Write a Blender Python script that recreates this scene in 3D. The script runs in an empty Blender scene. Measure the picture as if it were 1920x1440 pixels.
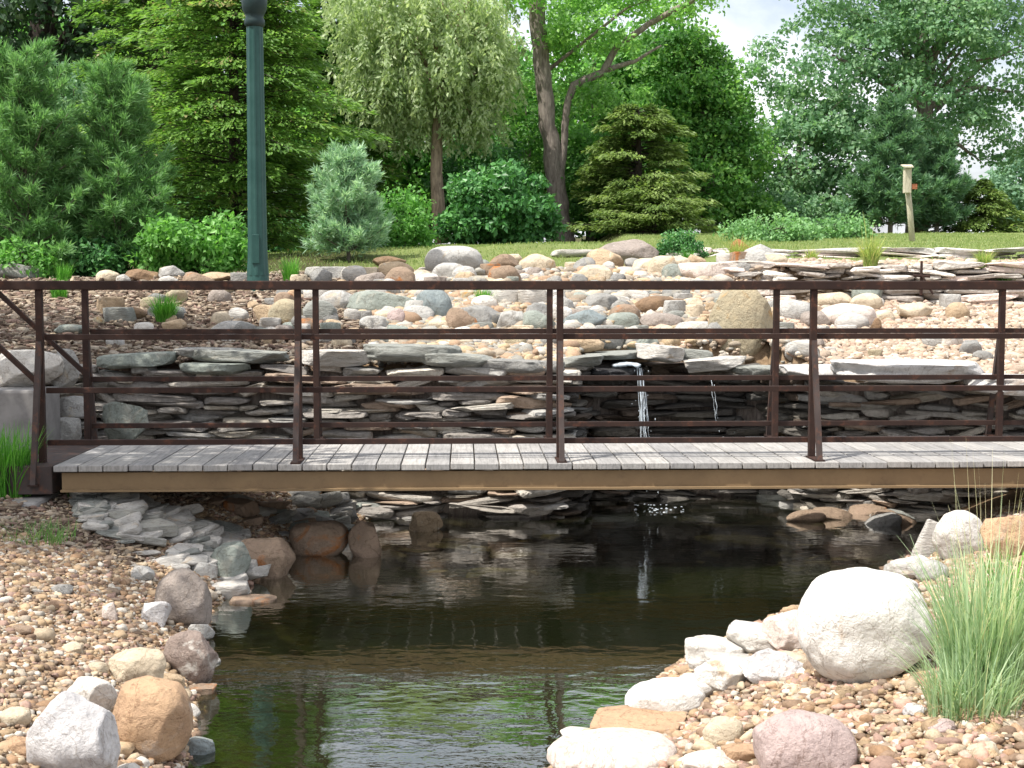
import bpy, math, random
import numpy as np
np.seterr(over="ignore")
from mathutils import Vector, Matrix
R = math.radians
rng = np.random.default_rng(7)
random.seed(7)
S = bpy.context.scene
COL = S.collection

# ------------------------------------------------------------ basics
FPX = 2580.0; EYE = 1.62; PITCH = math.atan(185/FPX)
def ray(px, py):
    cp, sp = math.cos(PITCH), math.sin(PITCH)
    a = (px-960)/FPX; b = (720-py)/FPX
    d = np.array([a, cp+b*sp, -sp+b*cp]); return d/d[1]
def at(px, py, dist):
    d = ray(px, py); return np.array([d[0]*dist, dist, EYE+d[2]*dist])

def tag(o, label=None, cat=None, group=None, kind=None):
    if label: o['label'] = label
    if cat: o['category'] = cat
    if group: o['group'] = group
    if kind: o['kind'] = kind
    return o
def empty(name, loc=(0,0,0), rz=0):
    o = bpy.data.objects.new(name, None); COL.objects.link(o)
    o.location = loc; o.rotation_euler.z = rz; o.empty_display_size = .1
    return o
def link(name, me, parent=None, loc=None):
    o = bpy.data.objects.new(name, me); COL.objects.link(o)
    if parent is not None: o.parent = parent
    if loc is not None: o.location = loc
    return o
def mesh_np(name, V, F, mat=None, smooth=False, tone=None, col=None):
    V = np.ascontiguousarray(V, dtype=np.float32); F = np.ascontiguousarray(F, dtype=np.int32)
    me = bpy.data.meshes.new(name); k = F.shape[1]
    me.vertices.add(len(V)); me.vertices.foreach_set('co', V.ravel())
    me.loops.add(F.size); me.loops.foreach_set('vertex_index', F.ravel())
    me.polygons.add(len(F))
    me.polygons.foreach_set('loop_start', np.arange(0, F.size, k, dtype=np.int32))
    try: me.polygons.foreach_set('loop_total', np.full(len(F), k, dtype=np.int32))
    except Exception: pass
    me.update(calc_edges=True)
    me.polygons.foreach_set('use_smooth', np.full(len(F), smooth, dtype=bool))
    if tone is not None:
        a = me.attributes.new('tone', 'FLOAT', 'POINT'); a.data.foreach_set('value', np.ascontiguousarray(tone, dtype=np.float32))
    if col is not None:
        c = np.ones((len(V), 4), dtype=np.float32); c[:, :3] = col
        a = me.attributes.new('tint', 'FLOAT_COLOR', 'POINT'); a.data.foreach_set('color', c.ravel())
    if mat: me.materials.append(mat)
    return me

# value noise
def _h(ix, iy, iz, s):
    n = (ix.astype(np.int64)*374761393 + iy.astype(np.int64)*668265263 + iz.astype(np.int64)*2147483647*3 + s*1274126177) & 0xffffffff
    n = ((n ^ (n >> 13)) * 1274126177) & 0xffffffff
    n = (n ^ (n >> 16)) & 0xffffffff
    n = (n*2246822519) & 0xffffffff
    n = n ^ (n >> 15)
    return (n & 0xffffff)/float(0xffffff)
def noise3(P, s=0):
    P = np.asarray(P, float); I = np.floor(P); f = P-I; f = f*f*(3-2*f); I = I.astype(np.int64)
    x, y, z = I[..., 0], I[..., 1], I[..., 2]; fx, fy, fz = f[..., 0], f[..., 1], f[..., 2]
    def L(a, b, t): return a+(b-a)*t
    return L(L(L(_h(x,y,z,s), _h(x+1,y,z,s), fx), L(_h(x,y+1,z,s), _h(x+1,y+1,z,s), fx), fy),
             L(L(_h(x,y,z+1,s), _h(x+1,y,z+1,s), fx), L(_h(x,y+1,z+1,s), _h(x+1,y+1,z+1,s), fx), fy), fz)*2-1
def fbm(P, o=3, s=0):
    P = np.asarray(P, float); v = 0; a = 1
    for k in range(o): v = v+a*noise3(P*(2.03**k)+k*7.3, s+k); a *= .5
    return v/1.75
def n2(x, y, s=0, o=3):
    x = np.asarray(x, float); y = np.asarray(y, float)
    return fbm(np.stack([x, y, np.zeros_like(x)], -1), o, s)

def ico(level):
    t = (1+5**.5)/2
    V = [(-1,t,0),(1,t,0),(-1,-t,0),(1,-t,0),(0,-1,t),(0,1,t),(0,-1,-t),(0,1,-t),(t,0,-1),(t,0,1),(-t,0,-1),(-t,0,1)]
    F = [(0,11,5),(0,5,1),(0,1,7),(0,7,10),(0,10,11),(1,5,9),(5,11,4),(11,10,2),(10,7,6),(7,1,8),(3,9,4),(3,4,2),(3,2,6),(3,6,8),(3,8,9),(4,9,5),(2,4,11),(6,2,10),(8,6,7),(9,8,1)]
    V = [np.array(v, float)/np.linalg.norm(v) for v in V]
    for _ in range(level):
        c = {}; N = []
        def mid(a, b):
            k = (min(a,b), max(a,b))
            if k not in c:
                m = V[a]+V[b]; V.append(m/np.linalg.norm(m)); c[k] = len(V)-1
            return c[k]
        for a, b, d in F:
            x, y, z = mid(a,b), mid(b,d), mid(d,a)
            N += [(a,x,z),(b,y,x),(d,z,y),(x,y,z)]
        F = N
    return np.array(V), np.array(F)
ICO = [ico(k) for k in range(5)]

# ------------------------------------------------------------ materials
def newmat(name):
    m = bpy.data.materials.new(name); m.use_nodes = True; nt = m.node_tree; nt.nodes.clear()
    out = nt.nodes.new('ShaderNodeOutputMaterial'); b = nt.nodes.new('ShaderNodeBsdfPrincipled')
    nt.links.new(b.outputs[0], out.inputs[0]); return m, nt, b, out
def nd(nt, t, **kw):
    n = nt.nodes.new(t)
    for k, v in kw.items(): setattr(n, k, v)
    return n
def ramp(nt, src, stops):
    r = nd(nt, 'ShaderNodeValToRGB'); cr = r.color_ramp
    while len(cr.elements) > 1: cr.elements.remove(cr.elements[0])
    cr.elements[0].position = stops[0][0]; cr.elements[0].color = (*stops[0][1], 1)
    for p, c in stops[1:]:
        e = cr.elements.new(p); e.color = (*c, 1)
    nt.links.new(src, r.inputs[0]); return r.outputs[0]
def tex(nt, kind, vec, scale, detail=6, rough=.6, dist=0.):
    if kind == 'noise':
        n = nd(nt, 'ShaderNodeTexNoise'); n.inputs['Scale'].default_value = scale; n.inputs['Detail'].default_value = detail
        n.inputs['Roughness'].default_value = rough; n.inputs['Distortion'].default_value = dist
    else:
        n = nd(nt, 'ShaderNodeTexVoronoi'); n.inputs['Scale'].default_value = scale
    nt.links.new(vec, n.inputs['Vector']); return n
def mixc(nt, f, a, b, mode='MIX'):
    n = nd(nt, 'ShaderNodeMix', data_type='RGBA', blend_type=mode)
    for s, v in ((n.inputs[0], f), (n.inputs[6], a), (n.inputs[7], b)):
        if isinstance(v, (int, float)): s.default_value = v
        elif isinstance(v, tuple): s.default_value = (*v, 1)
        else: nt.links.new(v, s)
    return n.outputs[2]
def bump(nt, h, strength, dist, prev=None):
    b = nd(nt, 'ShaderNodeBump'); b.inputs['Strength'].default_value = strength; b.inputs['Distance'].default_value = dist
    nt.links.new(h, b.inputs['Height'])
    if prev: nt.links.new(prev, b.inputs['Normal'])
    return b.outputs[0]
def objvec(nt, sc=(1,1,1), rand=True):
    tc = nd(nt, 'ShaderNodeTexCoord'); mp = nd(nt, 'ShaderNodeMapping'); mp.inputs['Scale'].default_value = sc
    nt.links.new(tc.outputs['Object'], mp.inputs['Vector'])
    if rand:
        oi = nd(nt, 'ShaderNodeObjectInfo'); mu = nd(nt, 'ShaderNodeMath', operation='MULTIPLY'); mu.inputs[1].default_value = 50
        nt.links.new(oi.outputs['Random'], mu.inputs[0]); nt.links.new(mu.outputs[0], mp.inputs['Location'])
    return mp.outputs[0]
def rock_mat(name, a, b, c=None, stain=.0, rough=.85, bands=False, fs=1.0):
    a, b = (tuple(.86*q_ for q_ in c_) for c_ in (a, b)); c = c and tuple(.86*q_ for q_ in c)
    m, nt, bs, out = newmat(name); v = objvec(nt, (1,1,4) if bands else (1,1,1))
    n1 = tex(nt, 'noise', v, 6*fs, 8, .65, .6); base = ramp(nt, n1.outputs[0], [(.33, a), (.66, b)])
    n3 = tex(nt, 'noise', v, 60*fs, 4, .7); sp = ramp(nt, n3.outputs[0], [(.30, (.70,.68,.66)), (.46, (1,1,1)), (.72, (1.08,1.08,1.06))])
    base = mixc(nt, .8, base, sp, 'MULTIPLY')
    if c:
        n2_ = tex(nt, 'noise', v, 4.3*fs, 5, .6, 1.); mk = ramp(nt, n2_.outputs[0], [(.62-stain*.3, (0,0,0)), (.72-stain*.3, (1,1,1))])
        base = mixc(nt, mk, base, c)
    n5 = tex(nt, 'noise', v, 3.1*fs, 6, .55, 2.2); ck = ramp(nt, n5.outputs[0], [(.485,(1,1,1)),(.5,(.55,.5,.46)),(.515,(1,1,1))]); base = mixc(nt, .75, base, ck, 'MULTIPLY')
    nt.links.new(base, bs.inputs['Base Color']); bs.inputs['Roughness'].default_value = rough
    bs.inputs['Specular IOR Level'].default_value = .3
    n4 = tex(nt, 'noise', v, 22*fs, 10, .7)
    nt.links.new(bump(nt, n4.outputs[0], .8, .035), bs.inputs['Normal'])
    return m
def tint_mat(name, rough=.8, bumpd=.006, gloss=.3, ns=70):
    m, nt, bs, out = newmat(name); at_ = nd(nt, 'ShaderNodeAttribute', attribute_name='tint')
    v = objvec(nt, rand=False); n = tex(nt, 'noise', v, ns, 5, .65)
    c = mixc(nt, .75, at_.outputs['Color'], ramp(nt, n.outputs[0], [(.3, (.6,.58,.56)), (.55, (1,1,1)), (.75, (1.15,1.13,1.1))]), 'MULTIPLY')
    nt.links.new(c, bs.inputs['Base Color']); bs.inputs['Roughness'].default_value = rough; bs.inputs['Specular IOR Level'].default_value = gloss
    nt.links.new(bump(nt, n.outputs[0], .7, bumpd), bs.inputs['Normal']); return m
def leaf_mat(name, stops, trans=.4, rough=.5):
    m = bpy.data.materials.new(name); m.use_nodes = True; nt = m.node_tree; nt.nodes.clear()
    out = nd(nt, 'ShaderNodeOutputMaterial'); a = nd(nt, 'ShaderNodeAttribute', attribute_name='tone')
    c = ramp(nt, a.outputs['Fac'], stops)
    b = nd(nt, 'ShaderNodeBsdfPrincipled'); b.inputs['Roughness'].default_value = rough; b.inputs['Specular IOR Level'].default_value = .35
    t = nd(nt, 'ShaderNodeBsdfTranslucent'); mx = nd(nt, 'ShaderNodeMixShader'); mx.inputs[0].default_value = trans
    c2 = mixc(nt, .5, c, (.9,1.,.25), 'MULTIPLY'); c2b = mixc(nt, 1., c2, (2.1,2.1,2.1), 'MULTIPLY')
    nt.links.new(c, b.inputs['Base Color']); nt.links.new(c2b, t.inputs[0])
    nt.links.new(b.outputs[0], mx.inputs[1]); nt.links.new(t.outputs[0], mx.inputs[2]); nt.links.new(mx.outputs[0], out.inputs[0])
    return m
M = {}
M['white_rock'] = rock_mat('white_rock', (.80,.77,.72), (.66,.62,.56), (.52,.40,.28), .05)
M['boulder_white'] = rock_mat('boulder_white', (.90,.88,.84), (.78,.75,.70), (.52,.33,.16), -.12)
M['lilac_white'] = rock_mat('lilac_white', (.80,.78,.77), (.54,.52,.52), (.40,.39,.40), .15)
M['grey'] = rock_mat('grey_rock', (.36,.35,.33), (.25,.25,.24), (.42,.38,.30), .1)
M['pale_grey'] = rock_mat('pale_grey_rock', (.55,.54,.51), (.40,.39,.37), (.5,.43,.33), .1)
M['blue_grey'] = rock_mat('blue_grey_rock', (.30,.34,.34), (.20,.24,.25), (.36,.36,.32), .05)
M['green_grey'] = rock_mat('green_grey_rock', (.34,.37,.33), (.25,.28,.25), (.42,.42,.36), .1)
M['tan'] = rock_mat('tan_rock', (.56,.43,.29), (.42,.31,.20), (.60,.54,.45), .15)
M['gold'] = rock_mat('golden_rock', (.50,.42,.28), (.36,.32,.23), (.50,.27,.07), .12)
M['cream'] = rock_mat('cream_rock', (.70,.60,.45), (.55,.46,.34), (.6,.40,.2), .05)
M['brown'] = rock_mat('brown_rock', (.30,.19,.11), (.19,.13,.085), (.38,.26,.14), .1)
M['rust'] = rock_mat('rusty_brown_rock', (.36,.26,.19), (.27,.2,.14), (.44,.17,.05), .12)
M['orange'] = rock_mat('orange_rock', (.58,.39,.24), (.46,.30,.19), (.55,.44,.35), .15)
M['mauve'] = rock_mat('mauve_rock', (.40,.34,.30), (.30,.26,.23), (.5,.44,.4), .05, fs=1.6)
M['pink'] = rock_mat('pink_rock', (.62,.49,.46), (.50,.39,.37), (.66,.58,.54), .1, fs=1.6)
M['palepink'] = rock_mat('pale_pink_rock', (.78,.69,.62), (.66,.56,.5), (.6,.47,.36), .05)
M['purple'] = rock_mat('purple_brown_rock', (.24,.18,.155), (.36,.29,.25), (.72,.68,.62), .22, fs=1.5)
M['slate'] = rock_mat('slate', (.36,.37,.34), (.25,.26,.24), (.45,.44,.38), .1, bands=True)
M['pale_slate'] = rock_mat('pale_slate', (.66,.63,.58), (.48,.46,.43), (.6,.5,.38), .1, bands=True)
M['heap'] = rock_mat('beige_slate', (.46,.45,.40), (.36,.35,.32), (.45,.44,.38), .1, bands=True)
M['flag'] = rock_mat('flagstone', (.68,.66,.64), (.56,.55,.54), (.5,.42,.36), .05)
M['wet'] = rock_mat('wet_rock', (.05,.05,.05), (.03,.03,.035), None, 0, .25)
M['redstone'] = rock_mat('red_block', (.42,.16,.08), (.33,.12,.06), (.3,.2,.12), .05)
M['wallstone'] = tint_mat('wall_stone', .8, .02, .35, 30)
M['pebble'] = tint_mat('pebble', .75, .004, .35, 90)
M['chips'] = tint_mat('mulch_chips', .9, .004, .2, 60)

def deckmat():
    m, nt, b, o = newmat('weathered_deck'); v = objvec(nt, (26, 1.6, 8)); n = tex(nt, 'noise', v, 3, 8, .7)
    c = ramp(nt, n.outputs[0], [(.25, (.16,.155,.148)), (.5, (.33,.322,.31)), (.75, (.46,.45,.43))])
    v2 = objvec(nt, (1,1,1)); n5 = tex(nt, 'noise', v2, 5, 4, .6); c = mixc(nt, .7, c, ramp(nt, n5.outputs[0], [(.3, (.72,.71,.7)), (.6, (1,1,1))]), 'MULTIPLY')
    oi = nd(nt, 'ShaderNodeObjectInfo'); c = mixc(nt, 1., c, ramp(nt, oi.outputs['Random'], [(0, (.78,.78,.8)), (.5, (.95,.94,.93)), (1, (1.12,1.1,1.08))]), 'MULTIPLY')
    nt.links.new(c, b.inputs['Base Color']); b.inputs['Roughness'].default_value = .75
    nt.links.new(bump(nt, n.outputs[0], .5, .006), b.inputs['Normal']); return m
M['deck'] = deckmat()
def metal(name, a, b_, rust, r=.55, mk=(.5,.68)):
    m, nt, b, o = newmat(name); v = objvec(nt); n = tex(nt, 'noise', v, 5, 7, .7); c = ramp(nt, n.outputs[0], [(.35, a), (.65, b_)])
    n2_ = tex(nt, 'noise', v, 16, 8, .75); c = mixc(nt, ramp(nt, n2_.outputs[0], [(mk[0], (0,0,0)), (mk[1], (1,1,1))]), c, rust)
    nt.links.new(c, b.inputs['Base Color']); b.inputs['Roughness'].default_value = r; b.inputs['Specular IOR Level'].default_value = .25
    nt.links.new(bump(nt, n2_.outputs[0], .35, .003), b.inputs['Normal']); return m
M['rail'] = metal('rusted_rail_steel', (.022,.012,.010), (.038,.02,.015), (.10,.04,.024), .75, (.54,.70))
M['brace'] = metal('weathered_brace_steel', (.04,.03,.028), (.065,.05,.046), (.12,.055,.035), .7)
M['beam'] = metal('brown_beam_paint', (.17,.115,.063), (.205,.14,.076), (.13,.085,.05), .7, (.55,.8))
M['lamp'] = metal('lamp_green_paint', (.018,.062,.055), (.03,.085,.075), (.05,.10,.09), .4, (.6,.8))
M['lampdark'] = metal('lamp_collar_paint', (.012,.03,.03), (.02,.04,.04), (.04,.05,.05), .45, (.6,.8))
def concrete():
    m, nt, b, o = newmat('concrete'); v = objvec(nt); n = tex(nt, 'noise', v, 8, 9, .7)
    nt.links.new(ramp(nt, n.outputs[0], [(.3, (.17,.16,.155)), (.6, (.26,.25,.24))]), b.inputs['Base Color']); b.inputs['Roughness'].default_value = .9
    nt.links.new(bump(nt, n.outputs[0], .4, .01), b.inputs['Normal']); return m
M['concrete'] = concrete()  # albedo lowered to stand in for tree shade on the block
def bark(name, a, b_):
    m, nt, b, o = newmat(name); v = objvec(nt, (1,1,.22)); n = tex(nt, 'noise', v, 26, 8, .7, .5)
    nt.links.new(ramp(nt, n.outputs[0], [(.35, a), (.62, b_)]), b.inputs['Base Color']); b.inputs['Roughness'].default_value = .95
    nt.links.new(bump(nt, n.outputs[0], 1, .03), b.inputs['Normal']); return m
M['bark'] = bark('bark', (.10,.08,.068), (.27,.23,.20)); M['bark_tan'] = bark('tan_bark', (.14,.10,.07), (.36,.28,.20))
M['bark_dark'] = bark('dark_bark', (.02,.016,.013), (.06,.045,.035))
M['palewood'] = bark('pale_wood', (.42,.38,.28), (.58,.54,.42))
def ground_mat():
    m, nt, b, o = newmat('ground_soil'); a = nd(nt, 'ShaderNodeAttribute', attribute_name='tint'); v = objvec(nt, rand=False)
    n = tex(nt, 'noise', v, 35, 8, .75); n2_ = tex(nt, 'noise', v, 2.2, 6, .6)
    c = mixc(nt, .9, a.outputs['Color'], ramp(nt, n.outputs[0], [(.3, (.45,.42,.4)), (.55, (1,1,1)), (.75, (1.3,1.25,1.2))]), 'MULTIPLY')
    c = mixc(nt, .6, c, ramp(nt, n2_.outputs[0], [(.3, (.7,.7,.7)), (.7, (1.15,1.15,1.1))]), 'MULTIPLY')
    nt.links.new(c, b.inputs['Base Color']); b.inputs['Roughness'].default_value = .95; b.inputs['Specular IOR Level'].default_value = .15
    nt.links.new(bump(nt, n.outputs[0], .8, .02), b.inputs['Normal']); return m
M['ground'] = ground_mat()
def water_mat():
    m = bpy.data.materials.new('pond_water'); m.use_nodes = True; nt = m.node_tree; nt.nodes.clear(); out = nd(nt, 'ShaderNodeOutputMaterial')
    v = objvec(nt, (1, 1.5, 1), False); n = tex(nt, 'noise', v, 2.2, 3, .5, .3); n_ = tex(nt, 'noise', v, 11, 3, .5)
    nr = bump(nt, n.outputs[0], .11, .04); nr = bump(nt, n_.outputs[0], .16, .008, nr)
    fr = nd(nt, 'ShaderNodeFresnel'); fr.inputs[0].default_value = 1.36; nt.links.new(nr, fr.inputs['Normal'])
    t = nd(nt, 'ShaderNodeBsdfTransparent'); t.inputs[0].default_value = (.64,.62,.40,1)
    g = nd(nt, 'ShaderNodeBsdfGlossy'); g.inputs['Roughness'].default_value = .03; g.inputs[0].default_value = (1,1,1,1); nt.links.new(nr, g.inputs['Normal'])
    d = nd(nt, 'ShaderNodeBsdfDiffuse'); d.inputs[0].default_value = (.018,.026,.008,1)
    mx = nd(nt, 'ShaderNodeMixShader'); mx.inputs[0].default_value = .3; nt.links.new(t.outputs[0], mx.inputs[1]); nt.links.new(d.outputs[0], mx.inputs[2])
    mf = nd(nt, 'ShaderNodeMath', operation='MULTIPLY_ADD'); mf.inputs[1].default_value = 2.1; mf.inputs[2].default_value = .01; mf.use_clamp = True
    nt.links.new(fr.outputs[0], mf.inputs[0])
    m2 = nd(nt, 'ShaderNodeMixShader'); nt.links.new(mf.outputs[0], m2.inputs[0]); nt.links.new(mx.outputs[0], m2.inputs[1]); nt.links.new(g.outputs[0], m2.inputs[2])
    nt.links.new(m2.outputs[0], out.inputs[0]); return m
M['water'] = water_mat()
def fall_mat():
    m, nt, b, o = newmat('falling_water'); b.inputs['Base Color'].default_value = (.75,.82,.88,1); b.inputs['Roughness'].default_value = .12
    b.inputs['Transmission Weight'].default_value = .45; b.inputs['IOR'].default_value = 1.33; return m
M['fall'] = fall_mat()
def G(*s): return list(s)
M['lf_willow'] = leaf_mat('willow_leaf', [(0,(0.168,0.242,0.116)),(.5,(0.304,0.389,0.200)),(1,(0.462,0.525,0.336))], .38)
M['lf_oak'] = leaf_mat('hazed_oak_leaf', [(0,(.075,.165,.085)),(.5,(.135,.26,.135)),(1,(.26,.39,.23))], .35)  # blue-green haze is tinted into these leaf colours
M['lf_maple'] = leaf_mat('maple_leaf', [(0,(0.042,0.132,0.026)),(.5,(0.090,0.228,0.048)),(1,(0.204,0.372,0.090))], .35)
M['lf_big'] = leaf_mat('big_tree_leaf', [(0,(0.097,0.214,0.057)),(.5,(0.174,0.350,0.087)),(1,(0.331,0.543,0.155))], .4)
M['lf_dark'] = leaf_mat('shaded_leaf', [(0,(0.018,0.045,0.018)),(.6,(0.033,0.083,0.030)),(1,(0.090,0.180,0.060))], .2)  # shade of the backlit crowns is put into these dark tones
M['lf_cedar'] = leaf_mat('cedar_spray', [(0,(0.057,0.127,0.025)),(.5,(0.115,0.230,0.044)),(.93,(0.218,0.356,0.081)),(1,(0.253,0.230,0.103))], .35)
M['lf_cedar2'] = leaf_mat('juniper_spray', [(0,(.07,.12,.03)),(.5,(.13,.20,.05)),(1,(.22,.29,.09))], .28)
M['lf_pine'] = leaf_mat('soft_pine_needle', [(0,(0.081,0.184,0.063)),(.5,(0.138,0.287,0.103)),(1,(0.241,0.414,0.184))], .3)
M['lf_bluepine'] = leaf_mat('blue_pine_needle', [(0,(0.138,0.261,0.165)),(.5,(0.261,0.413,0.275)),(1,(0.468,0.618,0.468))], .3)
M['lf_farpine'] = leaf_mat('far_pine_needle', [(0,(.065,.15,.08)),(.5,(.11,.22,.12)),(1,(.19,.31,.18))], .3)
M['lf_shrub'] = leaf_mat('bright_shrub_leaf', [(0,(0.057,0.172,0.029)),(.5,(0.115,0.287,0.057)),(1,(0.230,0.460,0.127))], .35)
M['lf_dshrub'] = leaf_mat('deep_green_shrub_leaf', [(0,(0.031,0.112,0.031)),(.5,(0.062,0.188,0.053)),(1,(0.150,0.350,0.112))], .25, .4)
M['lf_back'] = leaf_mat('back_tree_leaf', [(0,(0.058,0.160,0.040)),(.5,(0.114,0.274,0.069)),(1,(0.229,0.456,0.114))], .35)
M['lf_far'] = leaf_mat('hazed_far_leaf', [(0,(0.084,0.180,0.120)),(.5,(0.132,0.240,0.156)),(1,(0.204,0.324,0.216))], .35)  # haze of distance is mixed into the bluish greens
M['grass_g'] = leaf_mat('green_blade', [(0,(.05,.12,.03)),(.6,(.12,.24,.07)),(.9,(.22,.34,.12)),(1,(.45,.40,.22))], .3)
M['grass_blue'] = leaf_mat('grey_green_blade', [(0,(.16,.25,.14)),(.5,(.29,.40,.25)),(.85,(.42,.52,.35)),(1,(.62,.57,.40))], .35)
M['straw'] = leaf_mat('dead_straw', [(0,(.22,.16,.09)),(.5,(.38,.29,.17)),(1,(.55,.46,.30))], .2)
M['grass_y'] = leaf_mat('yellow_green_blade', [(0,(.13,.22,.04)),(.5,(.24,.34,.08)),(1,(.55,.48,.22))], .3)
M['grass_v'] = leaf_mat('vivid_green_blade', [(0,(.04,.16,.015)),(.6,(.09,.28,.03)),(1,(.2,.42,.08))], .3)
M['lawn'] = leaf_mat('lawn_blade', [(0,(.12,.19,.05)),(.5,(.20,.27,.09)),(1,(.33,.36,.15))], .3)

# ------------------------------------------------------------ terrain
YL = [0, 3, 4.6, 5.46, 6.3, 6.8, 8.0, 9.0, 9.5]; XLv = [-.9, -.95, -1.12, -1.30, -1.42, -1.52, -1.38, -1.15, -1.0]
YR = [0, 3, 4.0, 4.62, 5.0, 5.4, 5.9, 6.5, 7.2, 8.1, 9.4]; XRv = [-.5, -.25, -.05, .16, .37, .56, .78, 1.36, 1.85, 2.35, 2.95]
WALL = np.array([(-3.7,9.42),(-3.0,9.46),(-1.5,9.52),(.25,9.46),(.42,9.62),(.60,10.32),(1.3,10.4),(1.95,10.34),(2.1,9.95),(2.75,9.62),(3.6,9.34),(5.4,9.1)])
WX = WALL[:, 0]; WY = WALL[:, 1]
def sm(a, b, x): t = np.clip((x-a)/(b-a), 0, 1); return t*t*(3-2*t)
def H(x, y):
    x = np.asarray(x, float); y = np.asarray(y, float)
    dist = np.maximum(np.interp(y, YL, XLv)-x, x-np.interp(y, YR, XRv)) + .05*n2(x*2.5, y*2.5, 3)
    dpos = np.maximum(dist, 0); dneg = np.minimum(dist, 0)
    lo = .58*(1-np.exp(-dpos/1.05)) - .55*(1-np.exp(dneg/.4))
    left = np.interp(y, [9.6,11,12.5,14,17,22,31,40,60,200], [1.02,1.27,1.50,1.72,2.03,2.22,2.50,2.80,3.3,3.3])
    right = np.interp(y, [9.6,11,13.5,13.62,15,18,35,60,200], [.90,1.08,1.45,1.80,1.90,2.12,2.93,3.7,3.7])
    t = sm(1.9, 2.6, x); up = left*(1-t)+right*t
    # stream channel leading to the spill, and the berm of grass behind
    up = up - .10*np.exp(-((x-1.15)/.45)**2)*sm(13.4, 10.2, y)
    up = up + .10*np.exp(-((x-.7)/1.6)**2)*np.exp(-((y-17)/2.2)**2) - .16*sm(-1.5,-5,x)*sm(12.5,16,y)
    wf = np.interp(x, WX, WY)+.20
    s = sm(0, .10, y-wf)
    z = lo*(1-s)+up*s
    return z + .022*n2(x*1.7, y*1.7, 11)*(1+np.clip(y-12,0,40)*.05)
def hit(px, py, floor=-.02):
    d = ray(px, py); t = np.arange(3.0, 60, .02)
    X = d[0]*t; Y = t; Z = EYE+d[2]*t
    g = np.maximum(H(X, Y), floor); k = np.argmax(Z <= g)
    if Z[k] > g[k]: k = len(t)-1
    return np.array([X[k], Y[k], max(float(H(X[k], Y[k])), floor)])

def axis(segs):
    o = []
    for a, b, s in segs: o += list(np.arange(a, b, s))
    return np.array(o+[segs[-1][1]])
gx = axis([(-140,-30,10),(-30,-8,1),(-8,-4,.2),(-4,4.4,.05),(4.4,8,.2),(8,30,1),(30,140,10)])
gy = axis([(-40,0,4),(0,3,.2),(3,11,.05),(11,18,.1),(18,40,.8),(40,240,10)])
X, Y = np.meshgrid(gx, gy); Z = H(X, Y)
n, m_ = X.shape; idx = np.arange(n*m_).reshape(n, m_)
F = np.stack([idx[:-1,:-1].ravel(), idx[:-1,1:].ravel(), idx[1:,1:].ravel(), idx[1:,:-1].ravel()], 1)
def C3(*c): return np.array(c)
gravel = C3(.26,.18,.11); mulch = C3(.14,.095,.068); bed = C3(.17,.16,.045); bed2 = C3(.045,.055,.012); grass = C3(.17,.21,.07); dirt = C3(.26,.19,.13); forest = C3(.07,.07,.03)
x, y, z = X.ravel(), Y.ravel(), Z.ravel()
nn = n2(x*.9, y*.9, 21); col = np.tile(gravel, (len(x), 1))
def blend(c, w): global col; w = np.clip(w, 0, 1)[:, None]; col = col*(1-w)+c*w
blend(mulch, sm(-1.7,-2.4,x+nn*.4)*sm(6.4,7.2,y+nn*.5)*(y<9.5))
blend(mulch, sm(-.9,-1.6,x+nn*.4)*(y>9.5))
blend(dirt, sm(1.6,2.2,x)*(y>9.5)*.6)
berm = sm(13.3,13.8,y+nn*.25-.9*sm(-.2,-1.4,x)-1.2*sm(.5,1.,x)*sm(4,2,x)); blend(grass, berm)
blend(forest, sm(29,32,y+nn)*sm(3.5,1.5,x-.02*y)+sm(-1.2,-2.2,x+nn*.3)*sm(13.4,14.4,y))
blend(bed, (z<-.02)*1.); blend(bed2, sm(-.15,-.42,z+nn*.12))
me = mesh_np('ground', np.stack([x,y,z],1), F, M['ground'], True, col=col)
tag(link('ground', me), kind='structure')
# water sheet
wx = np.linspace(-2.2, 3.6, 60); wy = np.linspace(0.5, 10.7, 100); X, Y = np.meshgrid(wx, wy); n, m_ = X.shape; idx = np.arange(n*m_).reshape(n, m_)
F = np.stack([idx[:-1,:-1].ravel(), idx[:-1,1:].ravel(), idx[1:,1:].ravel(), idx[1:,:-1].ravel()], 1)
tag(link('water', mesh_np('water', np.stack([X.ravel(),Y.ravel(),np.zeros(X.size)],1), F, M['water'], True)), kind='structure')

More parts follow.
